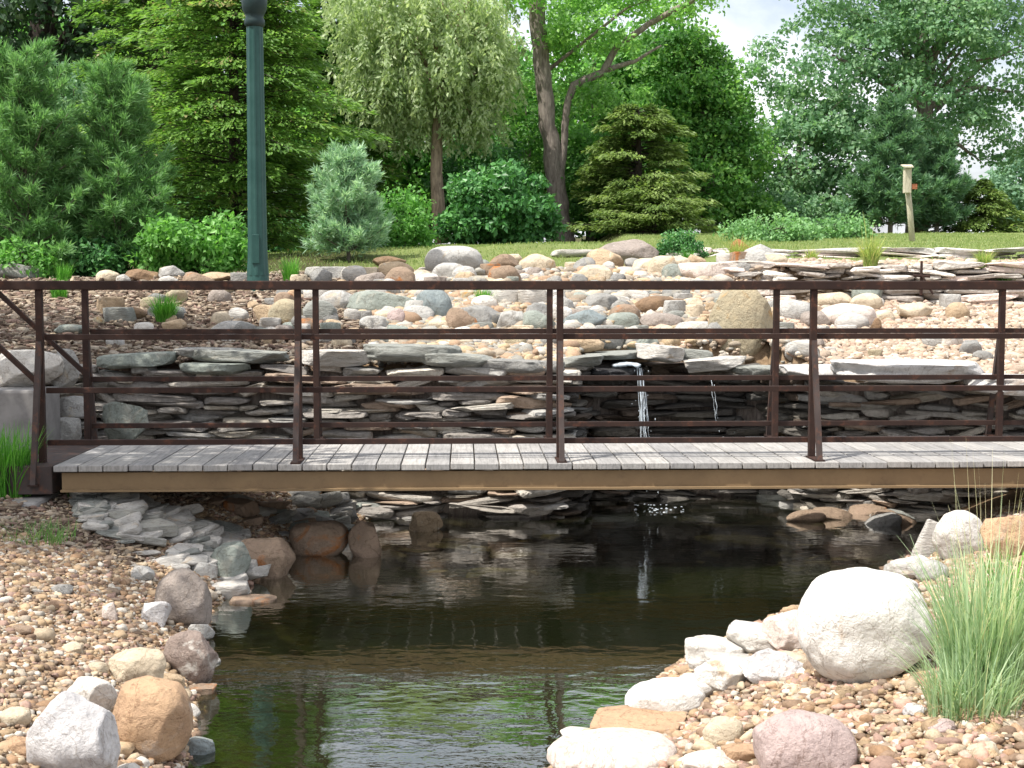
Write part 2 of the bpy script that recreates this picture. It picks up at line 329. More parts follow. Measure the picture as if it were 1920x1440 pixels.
# ------------------------------------------------------------ rocks
def norm_(a): return a/np.linalg.norm(a)
def rock_shape(style, seed, level=3):
    V, Fa = ICO[level]; V = V.copy(); r = np.random.default_rng(seed)
    if style == 'round': V = np.sign(V)*np.abs(V)**.85; V *= 1+.15*fbm(V*1.1+seed*3.1, 2, seed)[:, None]
    if style == 'round':
        for _ in range(9):
            nrm = norm_(r.normal(size=3)); ex = np.maximum(V@nrm-(V@nrm).max()*r.uniform(.80, .95), 0); V -= ex[:, None]*nrm*.85
    if style != 'round':
        pw = .55 if style == 'slab' else .8
        V = np.sign(V)*np.abs(V)**pw; V *= 1+.18*fbm(V*1.3+seed*2.7, 2, seed)[:, None]
        k = 9 if style == 'slab' else 15
        for _ in range(k):
            nrm = r.normal(size=3); nrm[2] *= .35 if style == 'slab' else .9; nrm /= np.linalg.norm(nrm)
            dmax = (V@nrm).max()*r.uniform(.68, .9); ex = np.maximum(V@nrm-dmax, 0); V -= ex[:, None]*nrm*.95
        if style == 'slab':
            top = r.uniform(.45,.6); V[:, 2] = np.where(V[:, 2] > top, top+(V[:, 2]-top)*.15, V[:, 2])
    V *= 1+(.035 if style == 'round' else .05)*fbm(V*3.7+seed, 3, seed+5)[:, None]
    V *= 1+(.012 if style == 'round' else .022)*fbm(V*11+seed, 2, seed+9)[:, None]
    lo, hi = V.min(0), V.max(0); return (V-(lo+hi)/2)/((hi-lo)/2), Fa
_seed = [100]
def rock(label, px, py, w, h, mat, style='round', dep=.8, tilt=0, dist=None, cat='boulder', group=None, sink=.18, name=None, z=None, level=None, yaw=None):
    """px = centre, py = foot of the stone in the photograph, w and h in its pixels"""
    _seed[0] += 1; sd = _seed[0]; r = random.Random(sd)
    if dist is None: p = hit(px, py)
    else: p = at(px, py, dist)
    if z is not None: p[2] = z
    W = w*p[1]/FPX; Hh = h*p[1]/FPX; D = W*dep
    Hh = max(Hh-.5*D*(EYE-p[2])/p[1]*.6, Hh*.6)/(1-sink)
    if level is None: level = 4 if w*1.0 > 90 else 3
    V, Fa = rock_shape(style, sd, level)
    a = yaw if yaw is not None else 0
    V = V*np.array([W/2, D/2, Hh/2])
    if tilt:
        t = R(tilt); c, s = math.cos(t), math.sin(t); V = np.stack([V[:,0]*c-V[:,2]*s, V[:,1], V[:,0]*s+V[:,2]*c], 1)
    nm = name or cat.replace(' ', '_')
    me = mesh_np(nm, V, Fa, M[mat], True)
    o = link(nm, me, loc=(p[0], p[1]+D*.38, p[2]+Hh*(.5-sink)))
    if a: o.rotation_euler.z = a
    return tag(o, label, cat, group)

# near left bank
g1 = 'boulders edging the left bank'
rock('dark brown rounded boulder at the waterline under the bridge', 592,1050,116,74,'rust','round',group=g1,sink=.12)
rock('grey brown oval boulder right of the dark brown boulder under the bridge', 682,1052,66,78,'rust','angular',group=g1)
rock('small tan stone at the foot of the stone wall under the bridge', 797,1003,66,44,'tan','angular',group=g1)
rock('brown boulder with rust patch at the water, nearest the slate pile', 492,1092,112,84,'rust','angular',group=g1)
rock('olive grey boulder leaning on the rust patched boulder', 424,1094,84,82,'green_grey','angular',group=g1)
rock('rounded mauve brown boulder above the water on the left bank', 333,1176,108,112,'mauve',group=g1,dep=.9)
rock('small pale lilac stone left of the rounded mauve boulder', 287,1178,60,52,'lilac_white','angular',group=g1)
rock('angular purple brown rock with white crust jutting over the water', 350,1284,102,106,'purple','angular',group=g1)
rock('golden tan blocky boulder behind the big orange brown one', 253,1296,116,82,'cream','angular',group=g1)
rock('big orange brown boulder at the left edge of the pond', 272,1430,156,160,'orange',group=g1,dep=.9)
rock('white lumpy rock left of the golden tan boulder', 160,1348,96,78,'white_rock','angular',group=g1)
rock('big white and grey rock in the bottom left corner', 122,1475,172,178,'lilac_white','angular',group=g1)
rock('cream rounded stone at the left edge of the frame on gravel', 22,1368,64,40,'cream',group=g1)
rock('pinkish brown stone in gravel left of the big white rock', 34,1425,62,42,'orange','angular',group=g1)
rock('blue grey wet stone standing in the water beside the orange boulder', 372,1428,58,44,'blue_grey','angular',group=g1)
rock('small white pebble stone between big white and orange boulders', 262,1446,34,26,'white_rock',group=g1,cat='stone')
rock('small pinkish white upright stone in the left gravel', 203,1168,30,40,'palepink','angular',group=g1,cat='stone')
rock('pale flat stone at the waterline below the slate pile', 425,1128,78,32,'pale_slate','slab',group=g1,cat='stone')
rock('light grey stone between slate pile and mauve boulder', 380,1088,52,34,'pale_grey','angular',group=g1,cat='stone')
rock('flat brown stone half under water below the rust patched boulder', 470,1140,90,18,'rust','slab',group=g1,cat='stone',sink=.4)
for (lb,px,py,w,h,mt,st) in [('grey tan stone at the waterline below the rounded mauve boulder',372,1200,54,32,'pale_grey','angular'),
 ('tan stone wedged between golden tan boulder and purple brown rock',318,1300,50,34,'tan','angular'),('small wet grey stone at the water under the purple brown rock',392,1256,40,22,'grey','round'),
 ('flat tan stone at the waterline right of the purple brown rock',372,1312,60,26,'rust','slab'),('pale stone at the waterline right of the orange brown boulder',352,1352,44,30,'white_rock','angular'),
 ('grey stone above the rounded mauve boulder on the gravel',262,1092,50,30,'pale_grey','angular'),('tan stone on the left gravel above the white lumpy rock',128,1232,46,26,'cream','angular'),
 ('brown grey stone on the left gravel by the frame edge',38,1200,50,26,'rust','angular'),('cream stone half buried left of golden tan boulder',178,1268,44,26,'cream','round'),
 ('low grey stone in the gravel between mauve boulder and frame edge',110,1120,44,22,'grey','angular'),('white stone at the bottom edge right of the big white rock',232,1474,60,44,'white_rock','angular')]:
    rock(lb,px,py,w,h,mt,st,group=g1,cat='stone')
# near right bank
g2 = 'boulders edging the right bank'
rock('huge smooth white boulder beside the grass clump', 1640,1286,256,222,'boulder_white',dep=.85,group=g2,sink=.10)
rock('low pale rock joining the left of the huge white boulder', 1505,1222,136,72,'palepink','angular',group=g2)
rock('flat pale slab behind the others at the water, left of huge boulder', 1440,1228,150,50,'white_rock','slab',group=g2,tilt=-6)
rock('pale layered slab at the left end of the slab heap', 1345,1262,130,62,'white_rock','slab',group=g2,tilt=-10)
rock('lumpy white grey rock in front of the slab heap, right one', 1455,1284,120,66,'lilac_white','angular',group=g2,tilt=-8)
rock('pointed white rock in front of the slab heap, left one', 1362,1302,112,64,'white_rock','angular',group=g2,tilt=8)
rock('thin pale slab lying over the lumpy rocks of the slab heap', 1400,1262,150,26,'pale_slate','slab',group=g2,tilt=-7)
rock('smooth white hump shaped rock at the water between slabs and orange slab', 1252,1356,156,86,'boulder_white',group=g2)
rock('flat orange pink slab behind the big pale pink rock', 1205,1400,200,56,'orange','slab',group=g2)
rock('white and tan egg shaped stone right of the orange slab', 1360,1406,80,62,'cream',group=g2)
rock('big pale pink rock cut by the bottom edge of the frame', 1155,1478,262,100,'palepink',group=g2,dep=.9)
rock('mauve pink rounded boulder at the bottom right of the pond', 1523,1466,196,136,'pink',group=g2,dep=.9)
rock('pale smooth stone at the bottom between pink rock and mauve boulder', 1335,1462,110,50,'palepink',group=g2)
rock('orange flat stone in front of the egg shaped stone', 1395,1440,80,38,'orange','slab',group=g2)
rock('white grey domed boulder behind the grass clump', 1805,1052,96,96,'white_rock',group=g2)
rock('narrow slanted pale slab leaning left of the domed boulder', 1742,1050,44,76,'pale_slate','slab',group=g2,dep=.7,tilt=-24)
rock('pale jagged rock at the water below the slanted slab', 1722,1094,96,54,'pale_slate','angular',group=g2)
rock('grey rounded stone behind the huge white boulder', 1752,1096,62,46,'pale_grey',group=g2)
rock('orange tan boulder at the right edge behind the grass', 1898,1056,100,94,'orange','angular',group=g2)
rock('small grey stone in the gravel left of grass clump base', 1722,1352,54,30,'lilac_white','angular',group=g2,cat='stone')
rock('small brown stone in gravel right of mauve boulder', 1668,1372,52,26,'tan','angular',group=g2,cat='stone')
rock('brownish stone at the foot of the huge white boulder, left side', 1545,1262,70,34,'rust','angular',group=g2,cat='stone',sink=.35)
rock('pale stone in shallow water left of the slab heap', 1302,1290,60,26,'white_rock','angular',group=g2,cat='stone')
for (lb,px,py,w,h,mt,st) in [('pale wedge rock between the smooth white hump and the slab heap',1310,1322,84,50,'white_rock','angular'),
 ('cream flat stone under the low pale rock beside the boulder',1480,1262,84,40,'cream','angular'),('pale stone behind the smooth white hump at the water',1225,1318,70,30,'palepink','angular'),
 ('white stone at the waterline before the big pale pink rock',1095,1400,90,34,'white_rock','angular'),('lilac stone between huge boulder and domed boulder',1700,1130,60,44,'lilac_white','angular'),
 ('pale grey stone at the water behind the huge boulder',1690,1085,56,30,'pale_grey','angular'),('small tan stone in the gravel in front of the huge boulder',1590,1312,44,26,'tan','angular'),
 ('pinkish stone in gravel below the tall grass clump',1770,1380,60,30,'pink','angular'),('cream stone in the bottom right corner gravel',1850,1430,66,36,'cream','angular')]:
    rock(lb,px,py,w,h,mt,st,group=g2,cat='stone')
# rockery behind the wall
g3 = 'rockery boulders above the lower wall'
K = [
('large pale grey boulder on the grass edge left of the centre post',850,516,112,56,'pale_grey','round'),
('brown rounded boulder left of the large pale grey boulder',738,524,74,34,'tan','round'),
('dark reddish brown flat rock behind the brown rounded boulder',728,500,66,20,'brown','angular'),
('grey brown rock just right of the large pale grey boulder',945,508,62,32,'rust','angular'),
('tan grey rounded rock left of the flat slabs on the grass edge',1008,512,70,36,'cream','round'),
('golden tan boulder in front of the big mauve grey boulder',1132,508,78,42,'tan','angular'),
('cream gold boulder touching the top rail right of centre post',1118,532,66,36,'cream','round'),
('big mauve grey boulder at the top of the rockery',1178,494,118,46,'mauve','angular'),
('cream stone right of the golden tan boulder',1212,514,54,30,'cream','angular'),
('flat pale slab lying on the crest left of the mauve boulder',1080,482,96,14,'pale_slate','slab'),
('brown cream stone left of the rusty red block',1272,506,50,26,'cream','round'),
('long grey green flat boulder below the top rail',712,588,140,44,'green_grey','angular'),
('upright blue grey boulder right of the long flat boulder',812,602,70,60,'blue_grey','round'),
('wide grey boulder right of the upright blue grey boulder',890,622,104,50,'grey','angular'),
('small grey boulder between wide grey and greenish boulders',960,622,60,40,'pale_grey','angular'),
('greenish grey boulder left of the centre post',1008,624,70,42,'green_grey','angular'),
('blue grey block right of the centre post',1098,620,84,40,'blue_grey','angular'),
('pale grey green stone between blue grey block and pink boulder',1168,620,66,34,'green_grey','round'),
('pinkish grey oval boulder under the dark brown rock',1242,620,86,34,'mauve','round'),
('dark brown hollowed rock right of the orange cobbles',1236,590,90,36,'brown','round'),
('grey brown stone right of the centre post under the top rail',1128,584,66,34,'grey','angular'),
('wide tan stone lying under the middle rail by centre post',1092,660,86,32,'tan','round'),
('pale grey flat boulder left of the golden boulder',1312,632,92,30,'pale_grey','round'),
('tall golden boulder with rusty stain above the waterfall',1394,690,122,132,'gold','round'),
('speckled pale green rock above the waterfall lip',1198,668,80,36,'green_grey','angular'),
('pale rock behind the second far post',630,582,72,38,'pale_grey','round'),
('olive tan boulder left of the second near post',532,612,66,52,'gold','round'),
('small orange stone perched behind the olive tan boulder',548,566,28,22,'orange','round'),
('pale low rock beside the mulch under the pole',428,628,86,26,'pale_grey','angular'),
('small white stone in the mulch left of the pale low rock',268,624,38,20,'white_rock','round'),
('pale round stone under the long flat boulder',700,620,56,28,'pale_grey','round'),
('white low stone between pale round stone and wide grey boulder',828,622,62,24,'cream','round'),
('pink stone right of the long flat boulder',742,612,36,34,'pink','round'),
('pale grey rock behind the fourth near post',1492,604,84,44,'pale_grey','round'),
('large pinkish white boulder right of the fourth near post',1598,614,112,46,'palepink','round'),
('yellow cream boulder behind the pinkish white boulder',1628,584,62,34,'cream','round'),
('cream boulder behind left of the pinkish white boulder',1566,578,72,30,'cream','round'),
('craggy yellow rock on the gravel right of the pinkish boulder',1720,602,66,36,'cream','angular'),
('small brown wedge stone beside the pinkish white boulder',1644,622,22,26,'brown','angular'),
('flat brown grey stone under the middle rail by fourth post',1512,648,74,18,'mauve','slab'),
('grey block in the shrubs at the far left under the pine',22,526,92,34,'grey','angular'),
('small pale rounded stone left of the brown row stones',198,530,44,24,'cream','round'),
('brown stone in the row beneath the bright shrub',258,528,66,24,'brown','angular'),
('grey white stone in the row beneath the bright shrub',318,522,50,24,'pale_grey','angular'),
('tan flat stone left of the lamp post base',402,530,76,20,'tan','angular'),
('light grey slab right of the lamp post base',610,524,84,24,'pale_grey','slab'),
('green grey stone at the left end behind the rails',128,628,60,20,'green_grey','angular'),
('pale cream rock right of the rusty red block',1448,508,60,28,'cream','angular'),
('broad cream rock under the rusty red block',1330,526,110,34,'palepink','slab'),
('reddish mulch covered rock behind the left mid rail',232,600,72,24,'brown','round'),
]
for (lb,px,py,w,h,mt,st) in K: rock(lb,px,py,w,h,mt,st,group=g3,level=3)
o = rock('rusty red square block between two grass tufts',1392,496,48,48,'redstone','angular',dep=.7,cat='block',name='stone_block')
# left abutment boulders
rock('long white boulder resting on the concrete block',40,730,150,76,'white_rock','angular',dist=9.0,sink=.05,group='stones at the left abutment',level=4)
rock('white pointed rock right of the long white boulder',120,728,52,76,'pale_grey','angular',dist=9.15,sink=.05,group='stones at the left abutment')
rock('grey rock below the white pointed rock',132,786,66,44,'pale_grey','angular',dist=9.2,sink=.05,group='stones at the left abutment')
rock('square pale block at the left end of the deck',118,842,64,60,'pale_grey','slab',dist=9.1,dep=.5,sink=.03,group='stones at the left abutment')
rock('broken grey stone behind the far left post',232,836,92,84,'green_grey','angular',dist=9.25,dep=.35,sink=.03,group='stones at the left abutment')

# medium cobbles scattered in the rockery: individuals
g4 = 'cobbles scattered through the rockery'
taken = []
mats4 = ['grey','pale_grey','slate','pale_slate','green_grey','cream','tan','tan','pale_grey','white_rock','grey','rust','pale_slate','gold','mauve']
zones = [(560,1040,525,575,50,'cobble among the stones behind the upper rail left of centre'),
 (860,1460,500,590,95,'sunlit cobble between the boulders near the top of the rockery'),
 (480,1080,600,655,60,'cobble lying just above the lower wall left of centre'),
 (1080,1480,585,655,50,'cobble between boulders above the waterfall')]
zones += [(180,560,530,650,34,'brownish stone lying in the mulch behind the left rails'),(1480,1860,560,680,22,'stone lying on the pale gravel slope at right')]
for (xa,xb,ya,yb,cnt,lb) in zones:
    for _ in range(cnt):
        s = random.uniform(22, 46)*random.choice([1,1,1.5])
        rock(lb, random.uniform(xa,xb), random.uniform(ya,yb), s, s*random.uniform(.45,.75), random.choice(mats4), random.choice(['round','angular','slab']), cat='cobble', group=g4, level=2, sink=.25)
# slate pile
g5 = 'slate pieces heaped on the left bank'
for k in range(120):
    u = random.random(); v_ = random.random()
    px = 160+u*300+random.uniform(-15,15); py = 932+u*85+v_*(66+55*u)
    s = random.uniform(36, 84)
    o = rock('flat grey slate piece in the heap beside the bridge end', px, py, s, s*random.uniform(.2,.34), random.choice(['slate','pale_slate','pale_slate','heap']), 'slab', cat='slate', group=g5, level=3, tilt=random.uniform(-14,18), sink=.1, dep=.9)
    o.location.z += random.uniform(0,.035); o.rotation_euler.z = random.uniform(-.8,.8); o.rotation_euler.x = random.uniform(-.1,.2)
for k in range(46):
    px = random.uniform(395,700); py = random.uniform(935,1005)+(px-395)*.03; s = random.uniform(36, 80)
    o = rock('flat grey slate piece in the heap beside the bridge end', px, py, s, s*random.uniform(.25,.45), random.choice(['slate','heap','rust','grey','green_grey']), random.choice(['slab','angular']), cat='slate', group=g5, level=3, tilt=random.uniform(-14,18), sink=.1, dep=.9)
    o.rotation_euler.z = random.uniform(-.8,.8)
g6 = 'flat stones tumbled into the far right corner of the pond'
for k in range(14):
    px = random.uniform(1440,1760); py = random.uniform(945,1010)-(px-1440)*.06; s = random.uniform(40,85)
    rock('flat stone tumbled at the water under the right part of bridge', px, py, s, s*.35, random.choice(['slate','grey','rust']), 'angular', cat='slate', group=g6, level=3, tilt=random.uniform(-14,14))

# ------------------------------------------------------------ pebbles / chips (stuff)
def rotmats(n, full=True):
    q = rng.normal(size=(n, 4)); q /= np.linalg.norm(q, axis=1)[:, None]; w, x, y, z = q.T
    if not full: w, z = q[:, 0], q[:, 3]; s = np.hypot(w, z); w, z = w/s, z/s; x = y = np.zeros(n)
    return np.stack([np.stack([1-2*(y*y+z*z), 2*(x*y-z*w), 2*(x*z+y*w)], -1), np.stack([2*(x*y+z*w), 1-2*(x*x+z*z), 2*(y*z-x*w)], -1), np.stack([2*(x*z-y*w), 2*(y*z+x*w), 1-2*(x*x+y*y)], -1)], 1)
def scatter(name, P, size, pal, mat, level=1, flat=(1,.75,.55), label=None, cat=None, jit=.12, tilt=.35):
    n = len(P); V, Fa = ICO[level]; k = len(V)
    base = np.sign(V)*np.abs(V)**.9
    sc = size[:, None]*np.array(flat)*rng.uniform(.7, 1.3, (n, 3))*.5
    W = base[None]*(1+jit*rng.normal(size=(n, k, 1)))*sc[:, None, :]
    Rz = rotmats(n, False); W = np.einsum('nij,nkj->nki', Rz, W)
    tx = rng.normal(size=(n,))*tilt; c, s = np.cos(tx)[:, None], np.sin(tx)[:, None]
    W = np.stack([W[..., 0], W[..., 1]*c-W[..., 2]*s, W[..., 1]*s+W[..., 2]*c], -1) + P[:, None, :]
    pal = np.array(pal); ci = rng.integers(0, len(pal), n); cc = pal[ci]*rng.uniform(.75, 1.2, (n, 1))
    F_ = (Fa[None]+(np.arange(n)*k)[:, None, None]).reshape(-1, 3)
    me = mesh_np(name, W.reshape(-1, 3), F_, mat, True, col=np.repeat(cc, k, 0))
    return tag(link(name, me), label, cat, kind='stuff')
def inview(x, y, z, mx=130, my=130):
    cp, sp = math.cos(PITCH), math.sin(PITCH)
    d = y*cp-(z-EYE)*sp; u = y*sp+(z-EYE)*cp
    px = 960+FPX*x/d; py = 720-FPX*u/d
    return (px > -mx) & (px < 1920+mx) & (py > -my) & (py < 1440+my), px, py
def field(n, x0, x1, y0, y1, cond):
    x = rng.uniform(x0, x1, n); y = rng.uniform(y0, y1, n); z = H(x, y); ok, px, py = inview(x, y, z); ok &= cond(x, y, z)
    return x[ok], y[ok], z[ok]
PALG = [tuple(.62*np.array(c_)) for c_ in [(.62,.45,.28),(.52,.37,.23),(.70,.56,.39),(.45,.28,.16),(.60,.40,.25),(.66,.56,.44),(.40,.30,.22),(.50,.33,.26),(.78,.72,.62),(.56,.40,.24),(.30,.2,.13),(.36,.24,.16)]]
nz = lambda x, y, s: n2(x*1.5, y*1.5, s)
x, y, z = field(125000, -3.2, -.6, 3.3, 9.5, lambda x,y,z: (z>-.05)&~((y+nz(x,y,5)*.6>6.9)&(x<-1.9)))
s = rng.gamma(2.6, 1, len(x))/2.6*.015+.007
scatter('gravel', np.stack([x,y,z+s*.12+rng.uniform(0,.012,len(x))],1), s, PALG, M['pebble'], 1, label='tan and pink river gravel covering the left bank', cat='gravel')
x, y, z = field(105000, -.2, 3.4, 3.3, 8.6, lambda x,y,z: z>-.05)
s = rng.gamma(2.6, 1, len(x))/2.6*.016+.007
scatter('gravel', np.stack([x,y,z+s*.12+rng.uniform(0,.012,len(x))],1), s, PALG+[(.46,.29,.23),(.44,.27,.2),(.46,.38,.27)], M['pebble'], 1, label='pink and tan river gravel covering the right bank', cat='gravel')
x, y, z = field(30000, 1.2, 6.5, 9.6, 14.5, lambda x,y,z: (z>.8)&((x>2.0)|(y<13)))
s = rng.gamma(6, 1, len(x))/6*.04+.01
scatter('gravel', np.stack([x,y,z+s*.12],1), s, [(.46,.37,.28),(.38,.28,.20),(.52,.45,.37),(.43,.31,.24),(.32,.25,.19)], M['pebble'], 1, label='pale tan gravel slope below the upper stone wall', cat='gravel')
x, y, z = field(26000, -1.6, 2.2, 9.6, 14.2, lambda x,y,z: (z>.8)&(x+nz(x,y,8)*.5>-1.1))
s = rng.gamma(3, 1, len(x))/3*.045+.012
scatter('cobble_bed', np.stack([x,y,z+s*.15],1), s, [(.40,.33,.25),(.31,.26,.20),(.47,.43,.37),(.34,.23,.15),(.27,.26,.23),(.42,.32,.2)], M['pebble'], 1, label='mixed small river cobbles filling the rockery', cat='cobble bed')
x, y, z = field(30000, -5.5, -.8, 9.6, 14.6, lambda x,y,z: (z>.8)&(x+nz(x,y,8)*.5<-.9))
s = rng.gamma(4, 1, len(x))/4*.05+.01
PALM = [(.19,.14,.105),(.14,.10,.075),(.30,.24,.18),(.36,.31,.25),(.22,.15,.12),(.10,.07,.05),(.36,.29,.21)]
scatter('mulch', np.stack([x,y,z+s*.08],1), s, PALM, M['chips'], 0, (1,.35,.22), label='reddish brown bark mulch on the slope behind the left rails', cat='mulch')
x, y, z = field(26000, -4, -1.5, 6.2, 9.6, lambda x,y,z: (z>.1)&(z<.8)&(y+nz(x,y,5)*.6>6.7))
s = rng.gamma(4, 1, len(x))/4*.032+.008
scatter('mulch', np.stack([x,y,z+s*.08],1), s, PALM+[(.4,.3,.2)], M['chips'], 0, (1,.4,.25), label='brown bark mulch below the left end of the bridge', cat='mulch')

# ------------------------------------------------------------ dry stone walls
def wall_stones(path, ztop, zbot, hmin, hmax, lmin, lmax, depth, pal, seed, wild=0.05, jit=.035):
    r = np.random.default_rng(seed); path = np.array(path, float)
    seg = np.linalg.norm(np.diff(path, axis=0), axis=1); cum = np.concatenate([[0], np.cumsum(seg)]); Lt = cum[-1]
    V, Fa = ICO[3]; k = len(V); base = np.sign(V)*np.abs(V)**.45; bases = []
    for _ in range(24):
        Bq = base.copy()
        for _ in range(7):
            nq = r.normal(size=3)*np.array([1,1,.5]); nq /= np.linalg.norm(nq); mx_ = (Bq@nq).max(); Bq -= np.maximum(Bq@nq-mx_*r.uniform(.72,.93), 0)[:, None]*nq
        bases.append(Bq)
    out = []; cols = []
    zc = zbot
    while zc < (1.2 if zbot < 0 else 2.1):
        h = r.uniform(hmin, hmax); s = r.uniform(-.2, 0)
        while s < Lt:
            l = r.uniform(lmin, lmax)*(.6+.8*h/hmax); c = s+l/2; sx = np.interp(c, cum, path[:, 0]); sy = np.interp(c, cum, path[:, 1])
            i = min(np.searchsorted(cum, max(c, 1e-6))-1, len(seg)-1); i = max(i, 0); t = (path[i+1]-path[i])/seg[i]; nrm = np.array([t[1], -t[0]])
            wob = .05*math.sin(c*2.1+zc*3)+.035*math.sin(c*5.3+1)
            z0 = zc+wob*sm(0,.5,zc-zbot); top = ztop(sx) if callable(ztop) else ztop
            if z0+h*.5 < top and c < Lt:
                hh = h*r.uniform(.75, 1.12); d = depth*r.uniform(.7, 1)
                B = bases[int(r.integers(24))]*np.array([l/2*1.03, d/2, hh/2*1.08]); B = B*(1+.16*fbm(V*1.5+r.uniform(0, 99), 2, int(r.integers(1e6))))[:, None]
                # wedge: one end thinner
                B[:, 2] *= 1+r.uniform(-.45, .45)*B[:, 0]/(l/2)
                B[:, 1] += .012*fbm(V*4+r.uniform(0,99), 2, int(r.integers(1e6)))
                ang = r.normal()*wild*(2.6 if zbot < 0 and sx > 2.2 else 1)+ (r.uniform(-.35,.35) if r.random() < .07 else 0); ca, sa = math.cos(ang), math.sin(ang)
                B = np.stack([B[:, 0]*ca-B[:, 2]*sa, B[:, 1], B[:, 0]*sa+B[:, 2]*ca], 1)
                yw = r.normal()*.09; tx = t*math.cos(yw)+nrm*math.sin(yw); ny = np.array([-tx[1], tx[0]])
                off = r.normal()*jit+.02
                cx, cy = sx+nrm[0]*off+ny[0]*d*.5, sy+nrm[1]*off+ny[1]*d*.5
                W = np.stack([cx+B[:, 0]*tx[0]+B[:, 1]*ny[0], cy+B[:, 0]*tx[1]+B[:, 1]*ny[1], z0+hh/2+B[:, 2]], 1)
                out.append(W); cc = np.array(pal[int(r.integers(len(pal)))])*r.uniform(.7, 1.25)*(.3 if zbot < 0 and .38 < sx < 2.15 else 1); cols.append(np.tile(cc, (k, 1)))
            s += l
        zc += h*.87
    n = len(out); F_ = (Fa[None]+(np.arange(n)*k)[:, None, None]).reshape(-1, 3)
    return np.concatenate(out), F_, np.concatenate(cols)
PALW = [(.38,.35,.31),(.30,.275,.25),(.44,.41,.36),(.25,.23,.21),(.40,.36,.30),(.33,.32,.30),(.33,.25,.19)]
root = empty('dry_stone_wall', (-.5, 9.5, 0)); inv = np.array([-.5, 9.5, 0])
tag(root, 'long dry stacked grey slate wall holding the bank behind the bridge', 'stone wall')
def topz(x): return np.interp(x, [-3.7,-2.9,-1,.35,.55,2.0,2.2,3.0,3.6,5.4], [1.05,1.05,1.05,1.03,1.03,1.02,.92,.92,.94,.94])
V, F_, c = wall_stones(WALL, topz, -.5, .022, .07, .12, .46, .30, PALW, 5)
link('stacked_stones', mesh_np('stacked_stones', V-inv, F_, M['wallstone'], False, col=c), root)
# dark earth core behind the joints
def core(path, off, z0, z1, name, mat, parent, orig):
    P = np.array(path, float); n = len(P); N = np.zeros_like(P)
    for i in range(n):
        a = P[max(i-1,0)]; b = P[min(i+1,n-1)]; t = (b-a)/np.linalg.norm(b-a); N[i] = (-t[1], t[0])
    A = P+N*off; B = P+N*(off+.05); V = []
    for i in range(n):
        for q, zz in ((A, z0), (A, z1(P[i,0])), (B, z1(P[i,0])), (B, z0)): V.append((q[i,0]-orig[0], q[i,1]-orig[1], zz-orig[2]))
    F_ = []
    for i in range(n-1):
        for k in range(4): F_.append((i*4+k, i*4+4+k, i*4+4+(k+1)%4, i*4+(k+1)%4))
    link(name, mesh_np(name, np.array(V), np.array(F_), mat), parent)
core(WALL, .13, -.5, lambda x: topz(x)-.03, 'earth_core', M['bark'], root, inv)
def cap(px, py, w, h, mat, dist, dep=.9, tilt=0, label=None, parent=root, pinv=inv, zoff=0):
    _seed[0] += 1; p = at(px, py, dist); W = w*dist/FPX; Hh = h*dist/FPX; D = dep*W if dep < 1.5 else dep-1
    V, Fa = rock_shape('slab', _seed[0], 4); V = V*np.array([W/2, D/2, Hh/2])
    t = R(tilt); c, s = math.cos(t), math.sin(t); V = np.stack([V[:,0]*c-V[:,2]*s, V[:,1], V[:,0]*s+V[:,2]*c], 1)
    o = link('capstone', mesh_np('capstone', V, Fa, M[mat], True), parent, (p[0]-pinv[0], p[1]+D*.4-pinv[1], p[2]+Hh/2+zoff-pinv[2]))
    if label: o['label'] = label
for a in [(250,692,150,28,'green_grey',9.45,.75,3),(385,674,130,20,'grey',9.6,.8,0),(440,682,190,24,'slate',9.5,.6,-2),(395,704,135,22,'green_grey',9.4,.6,0),
          (625,690,140,32,'pale_slate',9.45,.7,0),(770,682,190,34,'slate',9.45,.6,-1),(860,692,150,28,'slate',9.4,.7,-4),(960,702,130,26,'grey',9.4,.7,-2),(1020,700,80,22,'grey',9.5,.8,0),
          (1080,690,110,20,'slate',9.8,.9,4),(1240,680,95,32,'pale_slate',10.1,.8,-6),(1345,698,120,26,'pale_slate',10.0,.8,5),(1300,676,80,20,'slate',10.25,.8,-4),(1430,708,110,20,'slate',9.95,.9,0),
          (1160,676,150,14,'slate',10.2,.9,2)]:
    cap(a[0], a[1], a[2], a[3], a[4], a[5], a[6], a[7])
cap(1545,712,150,24,'flag',9.6,.8,0,'pale lilac grey capstone')
cap(1735,722,330,40,'flag',9.2,1.95,-1.2,'very long pale flat capstone')
cap(1930,745,200,36,'flag',9.0,1.7,-1)
# upper wall, right
UP = [(1.9,13.75),(2.6,13.5),(3.4,13.45),(4.5,13.4),(6.2,13.3)]
r2 = empty('dry_stone_wall', (3.6, 13.5, 1.4)); inv2 = np.array([3.6,13.5,1.4])
tag(r2, 'upper low dry stone wall of pale slabs behind the gravel slope', 'stone wall')
V, F_, c = wall_stones(UP, lambda x: 1.83+.03*math.sin(x*3), 1.34, .035, .075, .16, .5, .32, [(.60,.56,.52),(.50,.47,.43),(.68,.64,.58),(.42,.38,.34),(.66,.56,.5)], 9, .08, .05)
link('stacked_stones', mesh_np('stacked_stones', V-inv2, F_, M['wallstone'], False, col=c), r2)
core(UP, .14, 1.3, lambda x: 1.78, 'earth_core', M['bark'], r2, inv2)
UP2 = [(1.9,15.6),(3.2,15.4),(5.0,15.3),(7.0,15.2)]
r3 = empty('stone_edging', (3.6, 15.5, 1.9)); inv3 = np.array([3.6,15.5,1.9])
tag(r3, 'long thin row of flat pale stones edging the lawn at right', 'stone edging')
V, F_, c = wall_stones(UP2, lambda x: 2.03, 1.86, .035, .06, .3, .8, .4, [(.66,.62,.58),(.56,.53,.5),(.7,.6,.54)], 12, .04, .08)
